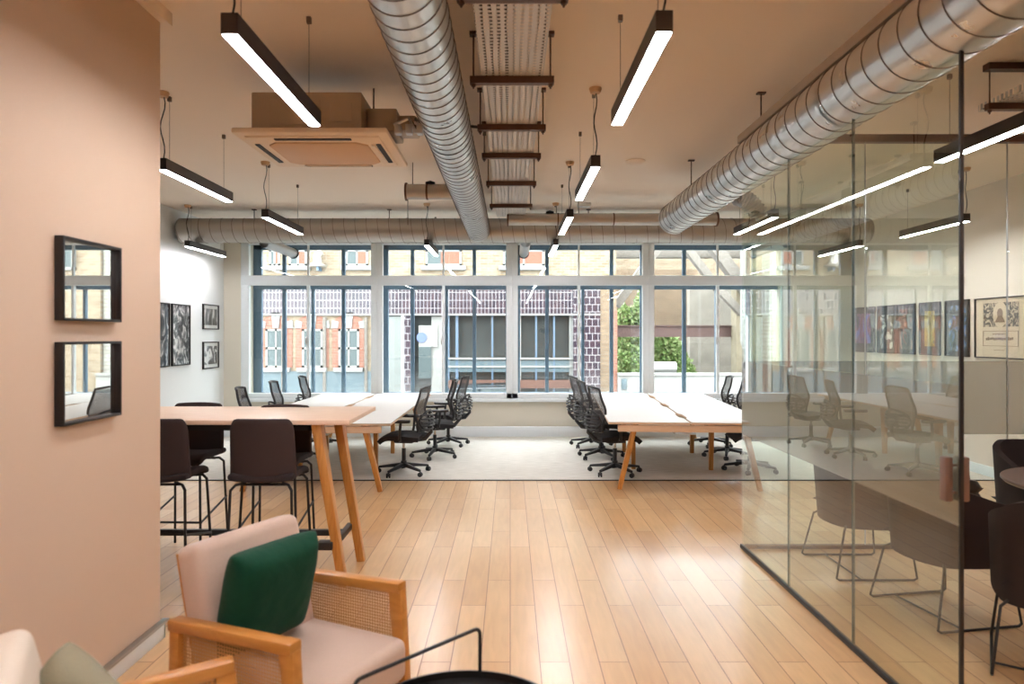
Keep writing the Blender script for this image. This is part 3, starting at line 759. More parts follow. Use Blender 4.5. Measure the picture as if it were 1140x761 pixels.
# ------------------------------------------------------------------ armchairs (local: faces +Y)
def armchair(label, upholst):
    t = thing('armchair', label, 'armchair', (0,0,0), 0, 'cane sided armchairs')
    for s in (-1,1):
        x = s*.305
        a = t
        # side frame: slanted legs, top rail rising to the front
        MB().beam((x,-.30,0),(x,-.275,.585), .045,.042,bev=.006,up=(0,1,0),h2=.05).build('leg', M['teak'], a)
        MB().beam((x,.315,0),(x,.265,.60), .045,.042,bev=.006,up=(0,1,0),h2=.062).build('leg', M['teak'], a)
        MB().beam((x,-.305,.585),(x,.292,.612), .058,.042,bev=.008).build('arm_rail', M['teak'], a)
        MB().beam((x,-.28,.235),(x,.28,.235), .04,.04,bev=.005).build('lower_rail', M['teak'], a)
        MB().prism([(-.275,.25),(.285,.25),(.262,.585),(-.262,.57)], 'x', x-.001, x+.001).build('cane_panel', M['cane'], a)
    MB().box(-.29,.29,.25,.29,.2,.27,bev=.005).box(-.29,.29,-.29,-.25,.2,.27,bev=.005).box(-.28,.28,-.25,.25,.235,.25).build('seat_frame', M['teak'], t)
    b = MB(); T = Matrix.Translation((0,.045,.345))
    b.box(-.275,.275,-.29,.30,-.085,.085, bev=.04, seg=4, M=T); b.build('seat_cushion', upholst, t, ang=80)
    b = MB(); T = Matrix.Translation((0,-.235,.60)) @ Matrix.Rotation(R(13), 4, 'X')
    b.box(-.272,.272,-.065,.065,-.26,.265, bev=.042, seg=4, M=T); b.build('back_cushion', upholst, t, ang=80)
    b = MB()
    for x in (-.2, 0, .2): b.beam((x,-.27,.25),(x,-.40,.80), .03,.02,bev=.003,up=(0,1,0))
    b.build('back_slats', M['teak'], t)
    return t
a1 = armchair('blush armchair with cane sides and oak arms holding the green cushion', M['blush'])
a1.location = (-.84, 2.67, 0); a1.rotation_euler = (0,0,R(-116))
a2 = armchair('second cane sided armchair, only its arm and pale back visible at bottom left corner', M['cream'])
a2.location = (-.975, 1.75, 0); a2.rotation_euler = (0,0,R(-60))
def cushion(name, label, mt, chair, loc, rot, s=.42, d=.15, sv=1):
    Mx = Matrix.Translation(chair.location) @ Matrix.Rotation(chair.rotation_euler.z, 4, 'Z') @ Matrix.Translation(loc) @ Euler([R(r) for r in rot]).to_matrix().to_4x4()
    o = MB().soft(s, s, d, M=Mx, n=16, corner=.05, wob=.06, seedv=sv).build(name, mt, ang=180, sub=1)
    return tag(o, label, 'cushion')
cushion('throw_cushion', 'dark green velvet cushion leaning in the blush armchair', M['green'], a1, (.055,-.085,.655), (76,0,-4), .42, .17)
cushion('throw_cushion', 'sage grey linen cushion with a pointed corner at the bottom left', M['sage'], a2, (-.10,-.14,.61), (68,14,28), .36, .15, 3)

# ------------------------------------------------------------------ round tray side table
t = thing('side_table', 'round black tray side table with a thin arched handle in the foreground', 'table', (-.147, 2.08, 0))
r = .345; c = (-.147, 2.08)
MB().lathe([(0,.44),(r-.01,.44),(r-.008,.462),(r,.462),(r,.43),(0,.43)], (c[0],c[1],0), seg=64).build('tray_top', M['blackt'], t, world=True)
p1 = Vector((c[0]+r*.115, c[1]+r*.985, .45)); p2 = Vector((c[0]-r*.93, c[1]-r*.1, .45))
up = Vector((0,0,.165))
dv = (p2-p1)
def arch(a, b):
    pts = [a, a+up*.85]; 
    for k in range(1,5): 
        th = k/5*PI/2; pts.append(a+up*(.85+.15*math.sin(th))+dv.normalized()*.025*(1-math.cos(th)))
    pts.append(a+up+dv.normalized()*.03); pts.append(b+up-dv.normalized()*.03)
    for k in range(1,5):
        th = (5-k)/5*PI/2; pts.append(b+up*(.85+.15*math.sin(th))-dv.normalized()*.025*(1-math.cos(th)))
    pts += [b+up*.85, b]; return pts
MB().tube(arch(p1,p2), .0065, seg=10).build('handle', M['blackt'], t, world=True)
for k in range(3):
    a = 2*PI*k/3+.4
    MB().tube([(c[0]+.2*math.cos(a),c[1]+.2*math.sin(a),.43),(c[0]+.27*math.cos(a),c[1]+.27*math.sin(a),0)], .011, seg=10).build('leg', M['blackt'], t, world=True)

# ------------------------------------------------------------------ meeting room furniture
def tub(label):
    t = thing('tub_chair', label, 'chair', (0,0,0), 0, 'dark tub chairs around the meeting table')
    def shell(u, v):   # wraps from one arm front round the back to the other
        a = (u-.5)*2
        th = a*PI*.5
        x = .275*math.sin(th)*(1 if abs(a) < .99 else 1)
        k = abs(a)
        y = -.24*math.cos(th)**.75 if k < 1 else 0
        y += .20*max(0,(k-.62)/.38)
        top = .86-.17*max(0,(k-.3)/.7)**1.5
        z = .34+(top-.34)*v
        lean = -.05*v*(1-k*.6)
        return (x*(1+.04*v), y+lean, z)
    MB().grid(shell, 28, 8, thick=.045).build('shell', M['mtg'], t, ang=60)
    MB().soft(.46,.46,.12, M=Matrix.Translation((0,.02,.44)), n=10, corner=.05).build('seat', M['mtg'], t, ang=180)
    MB().box(-.2,.2,-.18,.2,.33,.40,bev=.02).build('seat_base', M['mtg'], t)
    for s in (-1,1):
        p = [(s*.2,.2,.36),(s*.235,.235,.33),(s*.27,.27,.02),(s*.27,.25,.008),(s*.27,-.25,.008),(s*.27,-.27,.02),(s*.235,-.2,.33),(s*.2,-.17,.36)]
        MB().tube(p, .0075, seg=8).build('sled_leg', M['blackm'], t)
    MB().tube([(-.27,-.1,.008),(.27,-.1,.008)], .006, seg=8).build('cross_bar', M['blackm'], t)
    return t
tub0 = tub('dark tub chair at the right edge with its back to the viewer')
tub0.location = (2.70, 3.36, 0); tub0.rotation_euler = (0,0,R(-35))
dup(tub0, (2.58, 4.08, 0), -80, 'dark tub chair seen side-on through the glass beside the partition end post')
dup(tub0, (2.46, 4.85, 0), -90, 'dark tub chair farthest back behind the glass near the partition corner')
dup(tub0, (3.84, 4.92, 0), 180, 'dark tub chair beyond the round meeting table, only its back top showing')
t = thing('meeting_table', 'round dark brown meeting table at the right edge', 'table', (3.75, 4.2, 0))
MB().lathe([(0,.70),(.585,.70),(.60,.715),(.60,.725),(.595,.73),(0,.73)], (3.75,4.2,0), seg=64).build('tabletop', M['tabled'], t, world=True)
for k in range(4):
    a = PI/4+PI/2*k+PI/4
    MB().beam((3.75+.45*math.cos(a),4.2+.45*math.sin(a),0),(3.75+.36*math.cos(a),4.2+.36*math.sin(a),.70), .07,.045,bev=.006).build('leg', M['blackm'], t, world=True)
t = thing('handbag', 'black quilted leather bag on the tub chair beside the meeting table', 'bag', (2.72,4.12,.51))
m = MB()
for k in range(4): m.soft(.2,.11,.2, M=Matrix.Translation((2.72,4.12,.56+.06*k)) @ Matrix.Diagonal((1,1,.45,1)), n=8, corner=.02)
m.build('bag_body', M['leather'], t, world=True, ang=180)
MB().tube([(2.67,4.12,.76),(2.68,4.12,.83),(2.72,4.12,.86),(2.76,4.12,.83),(2.77,4.12,.76)], .008, seg=8).build('bag_strap', M['leather'], t, world=True)
# ------------------------------------------------------------------ framed pictures
def printmat(name, stops, scale=4, dist=1.5, det=6, st=(1,1,1), seed=0, rough=.3):
    m, nt, bs = newmat(name); L = nt.links
    tc = N(nt, 'ShaderNodeTexCoord'); mp = N(nt, 'ShaderNodeMapping'); mp.inputs['Scale'].default_value = st; mp.inputs['Location'].default_value = (seed*3.1, seed*1.7, seed)
    L.new(tc.outputs['Object'], mp.inputs['Vector'])
    nz = N(nt, 'ShaderNodeTexNoise'); nz.inputs['Scale'].default_value = scale; nz.inputs['Detail'].default_value = det; nz.inputs['Distortion'].default_value = dist
    L.new(mp.outputs[0], nz.inputs['Vector'])
    cr = N(nt, 'ShaderNodeValToRGB'); e = cr.color_ramp.elements
    e[0].position, e[0].color = stops[0]; e[1].position, e[1].color = stops[-1]
    for p, c in stops[1:-1]: k = e.new(p); k.color = c
    L.new(nz.outputs['Fac'], cr.inputs[0]); L.new(cr.outputs[0], bs.inputs['Base Color']); bs.inputs['Roughness'].default_value = rough
    return m
bw = [(.36, srgb(22,22,26)), (.46, srgb(70,70,72)), (.54, srgb(130,130,130)), (.62, srgb(222,220,216))]
M['bw1'] = printmat('grey_photo_print', bw, 6, 2.5, 6, (1,1,.6), 1); M['bw2'] = printmat('grey_photo_print_fine', bw, 9, 1.5, 8, (1,1,.7), 5)
M['bw3'] = printmat('figures_photo_print', bw, 7, .8, 3, (1,1.6,.5), 9); M['bw4'] = printmat('bright_photo_print', [(.38, srgb(20,20,24)), (.5, srgb(90,90,96)), (.56, srgb(235,235,232))], 7, 1, 3, (1,1,.8), 12)
M['c1'] = printmat('blue_red_print', [(.36, srgb(20,22,30)), (.47, srgb(40,50,150)), (.53, srgb(150,40,60)), (.62, srgb(120,130,230))], 5, 1.2, 3, (1,1,.5), 2)
M['c3'] = printmat('dark_red_print', [(.38, srgb(24,28,30)), (.52, srgb(70,80,78)), (.6, srgb(150,60,56)), (.68, srgb(190,180,160))], 7, 1.5, 4, (1,1,.6), 4)
M['c4'] = printmat('yellow_print', [(.4, srgb(170,142,60)), (.55, srgb(206,178,90)), (.66, srgb(120,96,40))], 12, 1.5, 4, (1,1,.6), 6)
M['c5'] = printmat('dark_blue_print', [(.38, srgb(26,32,34)), (.52, srgb(70,84,84)), (.6, srgb(70,120,180)), (.7, srgb(200,180,120))], 7, 1.5, 4, (1,1,.8), 8)
M['paper'] = mat('white_mount', srgb(232,232,228), .6); M['oldpaper'] = mat('aged_paper', srgb(226,206,178), .7, noise=.05, nscale=6)
M['orn'] = printmat('black_scroll_ornament', [(.40, srgb(52,46,42)), (.5, srgb(120,106,92)), (.58, srgb(206,186,160))], 9, 4, 5, (1,1,1), 3)
M['ink'] = mat('faded_ink', srgb(150,124,104), .7)
M['pglass'] = glass('picture_glass', (1,1,1,1), 1.3)
def mirrorish():
    m = bpy.data.materials.new('dark_glossy_picture_glass'); m.use_nodes = True; nt = m.node_tree; bs = nt.nodes['Principled BSDF']
    gl = N(nt, 'ShaderNodeBsdfGlossy'); gl.inputs['Roughness'].default_value = .015; gl.inputs['Color'].default_value = (.95,.95,.93,1)
    mx = N(nt, 'ShaderNodeMixShader'); mx.inputs[0].default_value = .8
    bs.inputs['Base Color'].default_value = srgb(60,50,44)
    nt.links.new(bs.outputs[0], mx.inputs[1]); nt.links.new(gl.outputs[0], mx.inputs[2]); nt.links.new(mx.outputs[0], nt.nodes['Material Output'].inputs[0])
    return m
M['mir'] = mirrorish()
def picture(wx, side, y0, y1, z0, z1, label, pm, mount=(0,0,0,0), fw=.018, depth=.03, extra=None, group=None, gl='pglass', mm='paper'):
    """picture on a wall at x = wx; side +1 faces +x"""
    t = thing('framed_picture', label, 'picture', (wx, (y0+y1)/2, z0), 0, group)
    a, b_ = (wx+.001, wx+depth) if side > 0 else (wx-depth, wx-.001)
    f = MB()
    for (p,q,r,s) in ((y0,y0+fw,z0,z1),(y1-fw,y1,z0,z1),(y0,y1,z0,z0+fw),(y0,y1,z1-fw,z1)): f.box(a,b_,p,q,r,s,bev=.002)
    f.build('picture_frame', M['blackm'], t, world=True)
    s = side; X = lambda d: wx+s*d
    def lay(nm, mt, d, p,q,r,w): MB().box(min(X(d),X(d+.003)),max(X(d),X(d+.003)),p,q,r,w).build(nm, mt, t, world=True)
    if mount != (0,0,0,0): lay('mount', M[mm], .008, y0+fw, y1-fw, z0+fw, z1-fw)
    l, rr, bt, tp = mount
    lay('print', M[pm], .012, y0+fw+l, y1-fw-rr, z0+fw+bt, z1-fw-tp)
    if extra: extra(t, lay)
    if gl: MB().box(min(X(.02),X(.022)),max(X(.02),X(.022)),y0+fw,y1-fw,z0+fw,z1-fw).build('picture_glass', M[gl], t, world=True)
    return t
g = 'framed pictures on the blush wall'
for z0, z1, lb in ((1.712,2.068,'upper black framed picture on the blush wall, its glass mirroring the windows'),(1.268,1.622,'lower black framed picture on the blush wall, its glass mirroring the windows')):
    picture(-1.905, 1, 2.85, 3.28, z0, z1, lb, 'mir', (0,0,0,0), .012, .04, group=g, gl=None)
g = 'black and white pictures on the left wall'
picture(XL, 1, 8.87, 9.38, 1.22, 2.09, 'tall grey photo print on the white wall, cut off by the blush wall edge', 'bw1', group=g)
picture(XL, 1, 9.45, 9.98, 1.22, 2.09, 'tall narrow black and white crowd photo fully visible on the white wall', 'bw2', group=g)
picture(XL, 1, 10.41, 10.96, 1.74, 2.13, 'small upper black and white picture of figures nearest the window on the white wall', 'bw3', (.03,.03,.05,.05), group=g)
picture(XL, 1, 10.41, 10.96, 1.13, 1.55, 'small lower black and white picture nearest the window on the white wall', 'bw4', (.03,.03,.05,.05), group=g)
g = 'pictures on the right wall'
M['blackpaper'] = mat('black_mount', srgb(34,38,38), .6)
for (y0,y1,lb,pm,mo) in ((10.46,11.12,'black framed picture with glowing blue and red shapes, farthest on the right wall','c1',(.1,.05,.12,.08)),
    (9.9,10.38,'black and white figure picture second from the far end of the right wall','bw4',(.06,.06,.05,.12)),
    (9.42,9.85,'dark picture with a red patch, middle one of the right wall row','c3',(.04,.04,.05,.05)),
    (8.87,9.31,'dark picture with a yellow panel in its middle on the right wall','c4',(.1,.09,.1,.1)),
    (8.31,8.76,'dark bluish picture behind the black end post of the glass partition','c5',(.04,.04,.05,.05))):
    picture(XR, -1, y0, y1, 1.385, 2.09, lb, pm, mo, group=g, mm='blackpaper')
def cert(t, lay):
    q = MB()
    for (a,b_,c,d) in ((7.5,8.06,1.695,1.7),(7.5,8.06,1.525,1.53),(7.5,7.505,1.53,1.695),(8.055,8.06,1.53,1.695)):
        q.box(XR-.018,XR-.015,a,b_,c,d)
    q.build('ruled_border', M['ink'], t, world=True)
    R90 = Matrix.Rotation(PI/2, 4, 'Y') @ Matrix.Diagonal((1.25,1,1,1))
    MB().lathe([(0,0),(.115,0),(.115,.003),(0,.003)], (XR-.018,7.78,1.885), R90, seg=36).build('oval_medallion', M['oldpaper'], t, world=True)
    MB().lathe([(0,0),(.045,0),(.045,.002),(0,.002)], (XR-.0195,7.78,1.90), R90, seg=24).prism([(7.70,1.80),(7.86,1.80),(7.82,1.86),(7.78,1.875),(7.74,1.86)], 'x', XR-.0195, XR-.017).build('faded_emblem', M['ink'], t, world=True)
    rnd = random.Random(4); q = MB()
    for (zc, hh, a, b_) in ((1.662,.014,7.7,7.9),(1.61,.04,7.58,8.0),(1.48,.008,7.72,7.88)):
        y = a
        while y < b_:
            w_ = rnd.uniform(.008,.024)*(1+hh*20)*.6; q.box(XR-.018,XR-.015,y,y+w_,zc-hh/2*rnd.uniform(.5,1),zc+hh/2*rnd.uniform(.5,1)); y += w_+.008
    q.build('faded_lettering', M['ink'], t, world=True)
picture(XR, -1, 7.36, 8.2, 1.385, 2.085, 'large cream printed certificate with black scroll ornament in a thin black frame', 'orn', (.13,.13,.35,.05), .012, .03, cert, g, mm='oldpaper')

# ------------------------------------------------------------------ the street outside
GZ = -.9
M['bluef2'] = mat('shop_front_blue_paint', srgb(66,82,98), .45)
_srgb = srgb
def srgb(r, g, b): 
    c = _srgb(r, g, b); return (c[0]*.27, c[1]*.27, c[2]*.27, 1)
EM0 = set(M)
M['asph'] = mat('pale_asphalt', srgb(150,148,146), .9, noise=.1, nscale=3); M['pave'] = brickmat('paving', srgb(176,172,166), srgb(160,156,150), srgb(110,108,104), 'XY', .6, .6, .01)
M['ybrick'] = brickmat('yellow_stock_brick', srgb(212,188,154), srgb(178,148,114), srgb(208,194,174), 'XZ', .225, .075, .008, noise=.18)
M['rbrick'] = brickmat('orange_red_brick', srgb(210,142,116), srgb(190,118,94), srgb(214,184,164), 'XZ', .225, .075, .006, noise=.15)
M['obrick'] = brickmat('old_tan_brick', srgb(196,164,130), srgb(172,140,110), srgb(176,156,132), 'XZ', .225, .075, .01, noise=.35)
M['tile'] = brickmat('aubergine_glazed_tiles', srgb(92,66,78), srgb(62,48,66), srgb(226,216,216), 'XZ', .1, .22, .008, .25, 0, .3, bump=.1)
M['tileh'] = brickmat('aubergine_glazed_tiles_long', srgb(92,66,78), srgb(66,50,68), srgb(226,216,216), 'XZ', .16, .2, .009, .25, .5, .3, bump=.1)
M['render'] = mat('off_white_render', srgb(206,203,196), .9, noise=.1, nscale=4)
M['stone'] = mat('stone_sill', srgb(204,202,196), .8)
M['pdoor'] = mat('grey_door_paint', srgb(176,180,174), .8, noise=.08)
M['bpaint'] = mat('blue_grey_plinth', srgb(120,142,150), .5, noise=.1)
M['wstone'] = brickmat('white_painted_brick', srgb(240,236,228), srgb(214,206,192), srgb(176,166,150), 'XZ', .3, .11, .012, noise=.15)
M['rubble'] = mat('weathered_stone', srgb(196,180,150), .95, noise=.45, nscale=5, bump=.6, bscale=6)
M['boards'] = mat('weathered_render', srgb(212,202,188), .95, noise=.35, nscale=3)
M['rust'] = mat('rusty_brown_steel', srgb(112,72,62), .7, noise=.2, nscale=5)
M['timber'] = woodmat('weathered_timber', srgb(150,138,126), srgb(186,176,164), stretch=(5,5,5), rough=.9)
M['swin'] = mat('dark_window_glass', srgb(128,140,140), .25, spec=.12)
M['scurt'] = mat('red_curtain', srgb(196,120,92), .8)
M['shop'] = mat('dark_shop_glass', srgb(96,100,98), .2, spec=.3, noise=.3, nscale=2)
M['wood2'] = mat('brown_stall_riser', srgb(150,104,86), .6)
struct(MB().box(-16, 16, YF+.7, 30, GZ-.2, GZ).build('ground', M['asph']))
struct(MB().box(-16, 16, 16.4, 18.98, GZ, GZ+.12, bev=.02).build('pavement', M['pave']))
D = 19.0
def Q(px_, py_, d=D): return ((px_-568)*d/760, 1.65+(373-py_)*d/760)
bd = thing('street_building', 'yellow brick building across the street with a band of dark purple tiles', 'building', (-5, D, GZ))
XA, XB = -13.5, Q(686,0)[0]
zt0, zt1 = Q(0,349)[1], Q(0,319)[1]
MB().box(XA, XB, D, D+.4, zt1+.12, 6.2).box(XA, XB, D, D+.4, 6.2, 6.35).build('upper_wall', M['ybrick'], bd, world=True)
MB().box(XA, Q(640,0)[0], D-.05, D+.3, zt0, zt1).build('tile_band', M['tile'], bd, world=True)
MB().box(XA, Q(668,0)[0], D-.12, D+.3, zt1, zt1+.1, bev=.01).box(XA, Q(668,0)[0], D-.08, D+.3, zt0-.05, zt0).build('cornice', M['stone'], bd, world=True)
x0 = Q(648,0)[0]; x1 = Q(668,0)[0]
MB().box(Q(638,0)[0], x1, D-.06, D+.3, GZ, zt1).build('tile_pier', M['tileh'], bd, world=True)
MB().box(Q(668,0)[0], Q(686,0)[0], D-.03, D+.4, GZ, zt1+.12).build('brick_pier', M['obrick'], bd, world=True)
MB().box(Q(681,0)[0], Q(687,0)[0], D-.05, D+.4, GZ, Q(0,345)[1]).build('brick_quoin', M['rbrick'], bd, world=True)
MB().box(XA, Q(420,0)[0], D, D+.3, Q(0,413)[1], zt0).build('lower_wall', M['ybrick'], bd, world=True)
MB().box(XA, Q(420,0)[0], D-.07, D+.3, GZ, Q(0,413)[1]).build('plinth', M['bpaint'], bd, world=True)
def sash(px0, px1, py0, py1, arch=True, curtain=False, nm='sash_window'):
    xa, zb = Q(px0, py1); xb, za = Q(px1, py0)
    mid = (xa+xb)/2; f = MB(); e = .06
    for (a,b_,c,d) in ((xa,xa+e,zb,za),(xb-e,xb,zb,za),(xa,xb,zb,zb+e),(xa,xb,za-e,za),(mid-.025,mid+.025,zb,za),(xa,xb,(za+zb)/2-.03,(za+zb)/2+.03)): f.box(a,b_,D-.03,D+.03,c,d)
    w = f.build(nm, M['stone'], bd, world=True)
    MB().box(xa,xb,D-.012,D-.004,zb,za).build('pane', M['swin'], w, world=True)
    if curtain: MB().box(xa+e+(xb-xa)*.36,xb-e,D-.018,D-.012,zb+e,za-e).build('curtain', M['scurt'], w, world=True)
    MB().box(xa-.12,xb+.12,D-.14,D+.05,zb-.12,zb,bev=.01).build('window_sill', M['stone'], w, world=True)
    if arch:
        s = MB().box(xa-.17,xa,D-.02,D+.1,zb,za).box(xb,xb+.17,D-.02,D+.1,zb,za)
        n = 9; cx = mid; hw = (xb-xa)/2+.17
        s.box(xa-.17,xb+.17,D-.018,D+.1,za,za+.12)
        poly = [(cx-hw,za+.1)]+[(cx+hw*math.cos(PI-PI*k/n), za+.1+.3*math.sin(PI*k/n)) for k in range(n+1)]+[(cx+hw,za+.1)]
        s.prism(poly, 'y', D-.02, D+.1)
        s.build('brick_surround', M['rbrick'], w, world=True)
        MB().prism([(cx-.08,za+.02),(cx+.08,za+.02),(cx+.13,za+.46),(cx-.13,za+.46)],'y',D-.05,D+.08).prism([(cx-hw-.03,za+.02),(cx-hw+.15,za+.02),(cx-hw+.18,za+.2),(cx-hw+.0,za+.25)],'y',D-.04,D+.08).prism([(cx+hw-.15,za+.02),(cx+hw+.03,za+.02),(cx+hw+.0,za+.25),(cx+hw-.18,za+.2)],'y',D-.04,D+.08).build('keystone', M['stone'], w, world=True)
for a in (296, 336.5, 377, 255, 214, 173): sash(a, a+23, 366, 409)
for a, b_ in ((322,342),(474,514),(560,606),(385,410),(300,312)): 
    sash(a, b_, 262, 296, False, True, 'upper_window')
for a in (230, 170): sash(a, a+36, 262, 296, False, True, 'upper_window')
# drain pipes on the wall, lamps
for p_ in (316, 362, 408): MB().tube([(Q(p_,0)[0],D-.08,GZ),(Q(p_,0)[0],D-.08,zt0-.1)], .045, seg=10).build('drain_pipe', M['timber'], bd, world=True)
# shop front
xs0, xs1 = Q(420,0)[0], Q(638,0)[0]
MB().box(xs0, xs1, D+.25, D+.4, GZ, zt0).build('shop_back', M['shop'], bd, world=True)
for (a,b_,t_,mt,nm) in ((421,425,340,'boards','door_panel'),(425,431,350,'rust','door_frame'),(431,447,352,'pdoor','door_panel'),(447,450,350,'trim','door_frame')):
    MB().box(Q(a,0)[0],Q(b_,0)[0],D-.02,D+.1,GZ,Q(0,t_)[1]).build(nm, M[mt], bd, world=True)
MB().box(Q(450,0)[0],Q(460,0)[0],D-.05,D+.2,GZ,zt0).build('tile_pier', M['tileh'], bd, world=True)
MB().box(Q(466,0)[0],Q(487,0)[0],D-.0,D+.1,Q(0,386)[1],Q(0,362)[1]).build('white_panel', M['render'], bd, world=True)
M['bdisc'] = mat('blue_disc_paint', srgb(130,150,225), .5)
MB().lathe([(0,0),(.14,0),(.14,.02),(0,.02)], (Q(469.5,0)[0],D-.005,Q(0,375.5)[1]), Matrix.Rotation(PI/2,4,'X'), seg=28).build('blue_disc', M['bdisc'], bd, world=True)
MB().box(Q(466,0)[0],Q(480,0)[0],D-.0,D+.15,Q(0,421)[1],Q(0,386)[1]).build('grey_door', M['swin'], bd, world=True)
MB().box(Q(480,0)[0],Q(494,0)[0],D+.05,D+.15,GZ,Q(0,352)[1]).build('render_strip', M['render'], bd, world=True)
for a, b_ in ((496,500),(507,510),(547,549),(566,580),(596,598),(616,618),(634,640)):
    MB().box(Q(a,0)[0],Q(b_,0)[0],D+.05,D+.15,GZ,zt0).build('shop_post', M['bluef2'] if b_-a<6 else M['stone'], bd, world=True)
MB().box(Q(496,0)[0],xs1,D+.0,D+.16,Q(0,400)[1],Q(0,398)[1]).box(Q(496,0)[0],xs1,D+.02,D+.14,Q(0,409)[1],Q(0,407)[1]).build('shop_rail', M['stone'], bd, world=True)
MB().box(Q(496,0)[0],xs1,D+.06,D+.2,Q(0,414)[1],Q(0,401)[1]).build('stall_board', M['bpaint'], bd, world=True)
MB().box(Q(496,0)[0],xs1,D+.0,D+.2,Q(0,432)[1],Q(0,423)[1]).build('stall_riser', M['wood2'], bd, world=True)
# satellite bracket / vent on the wall
t = thing('wall_vent', 'grey metal extractor cowl on the brick wall across the street', 'vent', (Q(357,0)[0], D-.3, Q(0,302)[1]))
cx, cz = Q(357,298)
MB().lathe([(0,0),(.25,0),(.27,.05),(.18,.07),(.14,.12)], (cx,D-.3,cz), seg=24).tube([(cx,D-.3,cz+.1),(cx,D-.3,cz+.32),(cx+.12,D-.3,cz+.4)], [.13,.12,.1], seg=16).build('cowl', M['galvd'], t, world=True)
MB().box(cx-.03,cx+.03,D-.32,D+.02,cz-.1,cz).build('bracket', M['bluef'], t, world=True)
# low rendered yard wall
tag(MB().box(Q(687,0)[0], Q(860,0)[0]+.4, D-.1, D+.15, GZ, Q(0,417)[1], bev=.02).box(Q(687,0)[0], Q(860,0)[0]+.4, D-.14, D+.19, Q(0,417)[1]-.02, Q(0,415)[1]).build('yard_wall', M['render']), 'low white rendered wall in front of the ivy across the street', 'wall')
tag(MB().box(Q(691,0)[0],Q(697,0)[0],D-.13,D-.1,Q(0,433)[1],Q(0,421)[1],bev=.02).build('meter_box', M['bpaint']), 'small blue grey box on the low white wall', 'meter box')
# ruins behind: old brick gable, boards, stones
d2 = 23.0
def W2(p0,p1,q0,q1,d=d2): 
    a, zb = Q(p0,q1,d); b_, za = Q(p1,q0,d); return a, b_, zb, za
def slab(nm, mt, p0,p1,q0,q1,d,th,label,cat, rot=None):
    a,b_,zb,za = W2(p0,p1,q0,q1,d)
    return tag(MB().box(a,b_,d,d+th,max(zb,GZ),za).build(nm, M[mt]), label, cat)
slab('gable_wall','obrick',684,776,300,450,d2+2.2,.5,'old tan brick wall far behind the ivy across the street','wall')
slab('rendered_wall','boards',768,832,318,450,d2+.6,.4,'weathered grey rendered wall behind the brown steel beam','wall')
slab('background_building','ybrick',676,1010,215,330,d2+4.5,.5,'pale yellow brick building seen behind the timber props','building')  # height raised out of view to block sky glare on the floor
slab('stone_wall','rubble',820,860,300,450,D+1.0,.5,'rough weathered stone wall right of the steel beam','wall')
slab('brick_pier','wstone',857,872,262,450,D+.3,.6,'tall pier of white painted bricks outside the last window','pier')
rb = thing('street_building', 'yellow brick building seen behind the glass partition, past the white brick pier', 'building', (10, D, GZ))
MB().box(Q(878,0)[0], 16, D+.2, D+.6, GZ, 6.2).build('brick_wall', M['ybrick'], rb, world=True)
for a in (905, 975, 1045):
    xa, zb = Q(a,300); xb, za = Q(a+40,262)
    w = MB().box(xa,xb,D+.1,D+.2,zb,zb+.08).box(xa,xb,D+.1,D+.2,za-.08,za).box(xa,xa+.08,D+.1,D+.2,zb,za).box(xb-.08,xb,D+.1,D+.2,zb,za).build('upper_window', M['stone'], rb, world=True)
    MB().box(xa,xb,D+.14,D+.16,zb,za).build('pane', M['swin'], w, world=True)
tag(MB().box(Q(684,0,20.6)[0], Q(826,0,20.6)[0], 20.5, 20.55, 1.6, 1.95).box(Q(684,0,20.6)[0], Q(826,0,20.6)[0], 20.42, 20.63, 1.92, 1.95).box(Q(684,0,20.6)[0], Q(826,0,20.6)[0], 20.42, 20.63, 1.6, 1.63).build('steel_beam', M['rust']), 'brown steel beam crossing in front of the ivy', 'beam')
# timber shores
for (pa, qa, pb, qb, d, w_, lb) in ((686,340,738,268,20.2,.3,'thick weathered timber prop rising to the right over the ivy'),
    (758,268,800,322,20.0,.28,'weathered timber prop slanting down right, left one of the pair behind the window'),
    (790,268,835,330,19.9,.42,'weathered timber prop slanting down right, wider one beside the drainpipe'),
    (800,322,826,349,19.8,.25,'short lower timber prop ending at the drainpipe'),
    (674,283,830,283,21.5,.3,'horizontal weathered timber high over the yard')):
    a = Q(pa,qa,d); b_ = Q(pb,qb,d)
    tag(MB().beam((a[0],d,a[1]),(b_[0],d,b_[1]), w_*.8, w_, bev=.02, up=(0,1,0)).build('timber_prop', M['timber']), lb, 'timber prop')
tag(MB().tube([(Q(832,0,19.4)[0],19.4,GZ),(Q(832,0,19.4)[0],19.4,1.2),(Q(828,0,19.4)[0],19.4,1.5),(Q(828,0,19.4)[0],19.4,5)], .1, seg=14).build('drainpipe', M['stone']), 'cream vertical drainpipe outside at the edge of the glass partition', 'pipe')
tag(MB().tube([(Q(727,0,19.6)[0],19.6,Q(0,409,19.6)[1]),(Q(752,0,19.6)[0],19.6,Q(0,409,19.6)[1])], .17, seg=20).build('roof_pipe', M['galv']), 'short fat grey pipe lying above the low white wall', 'pipe')
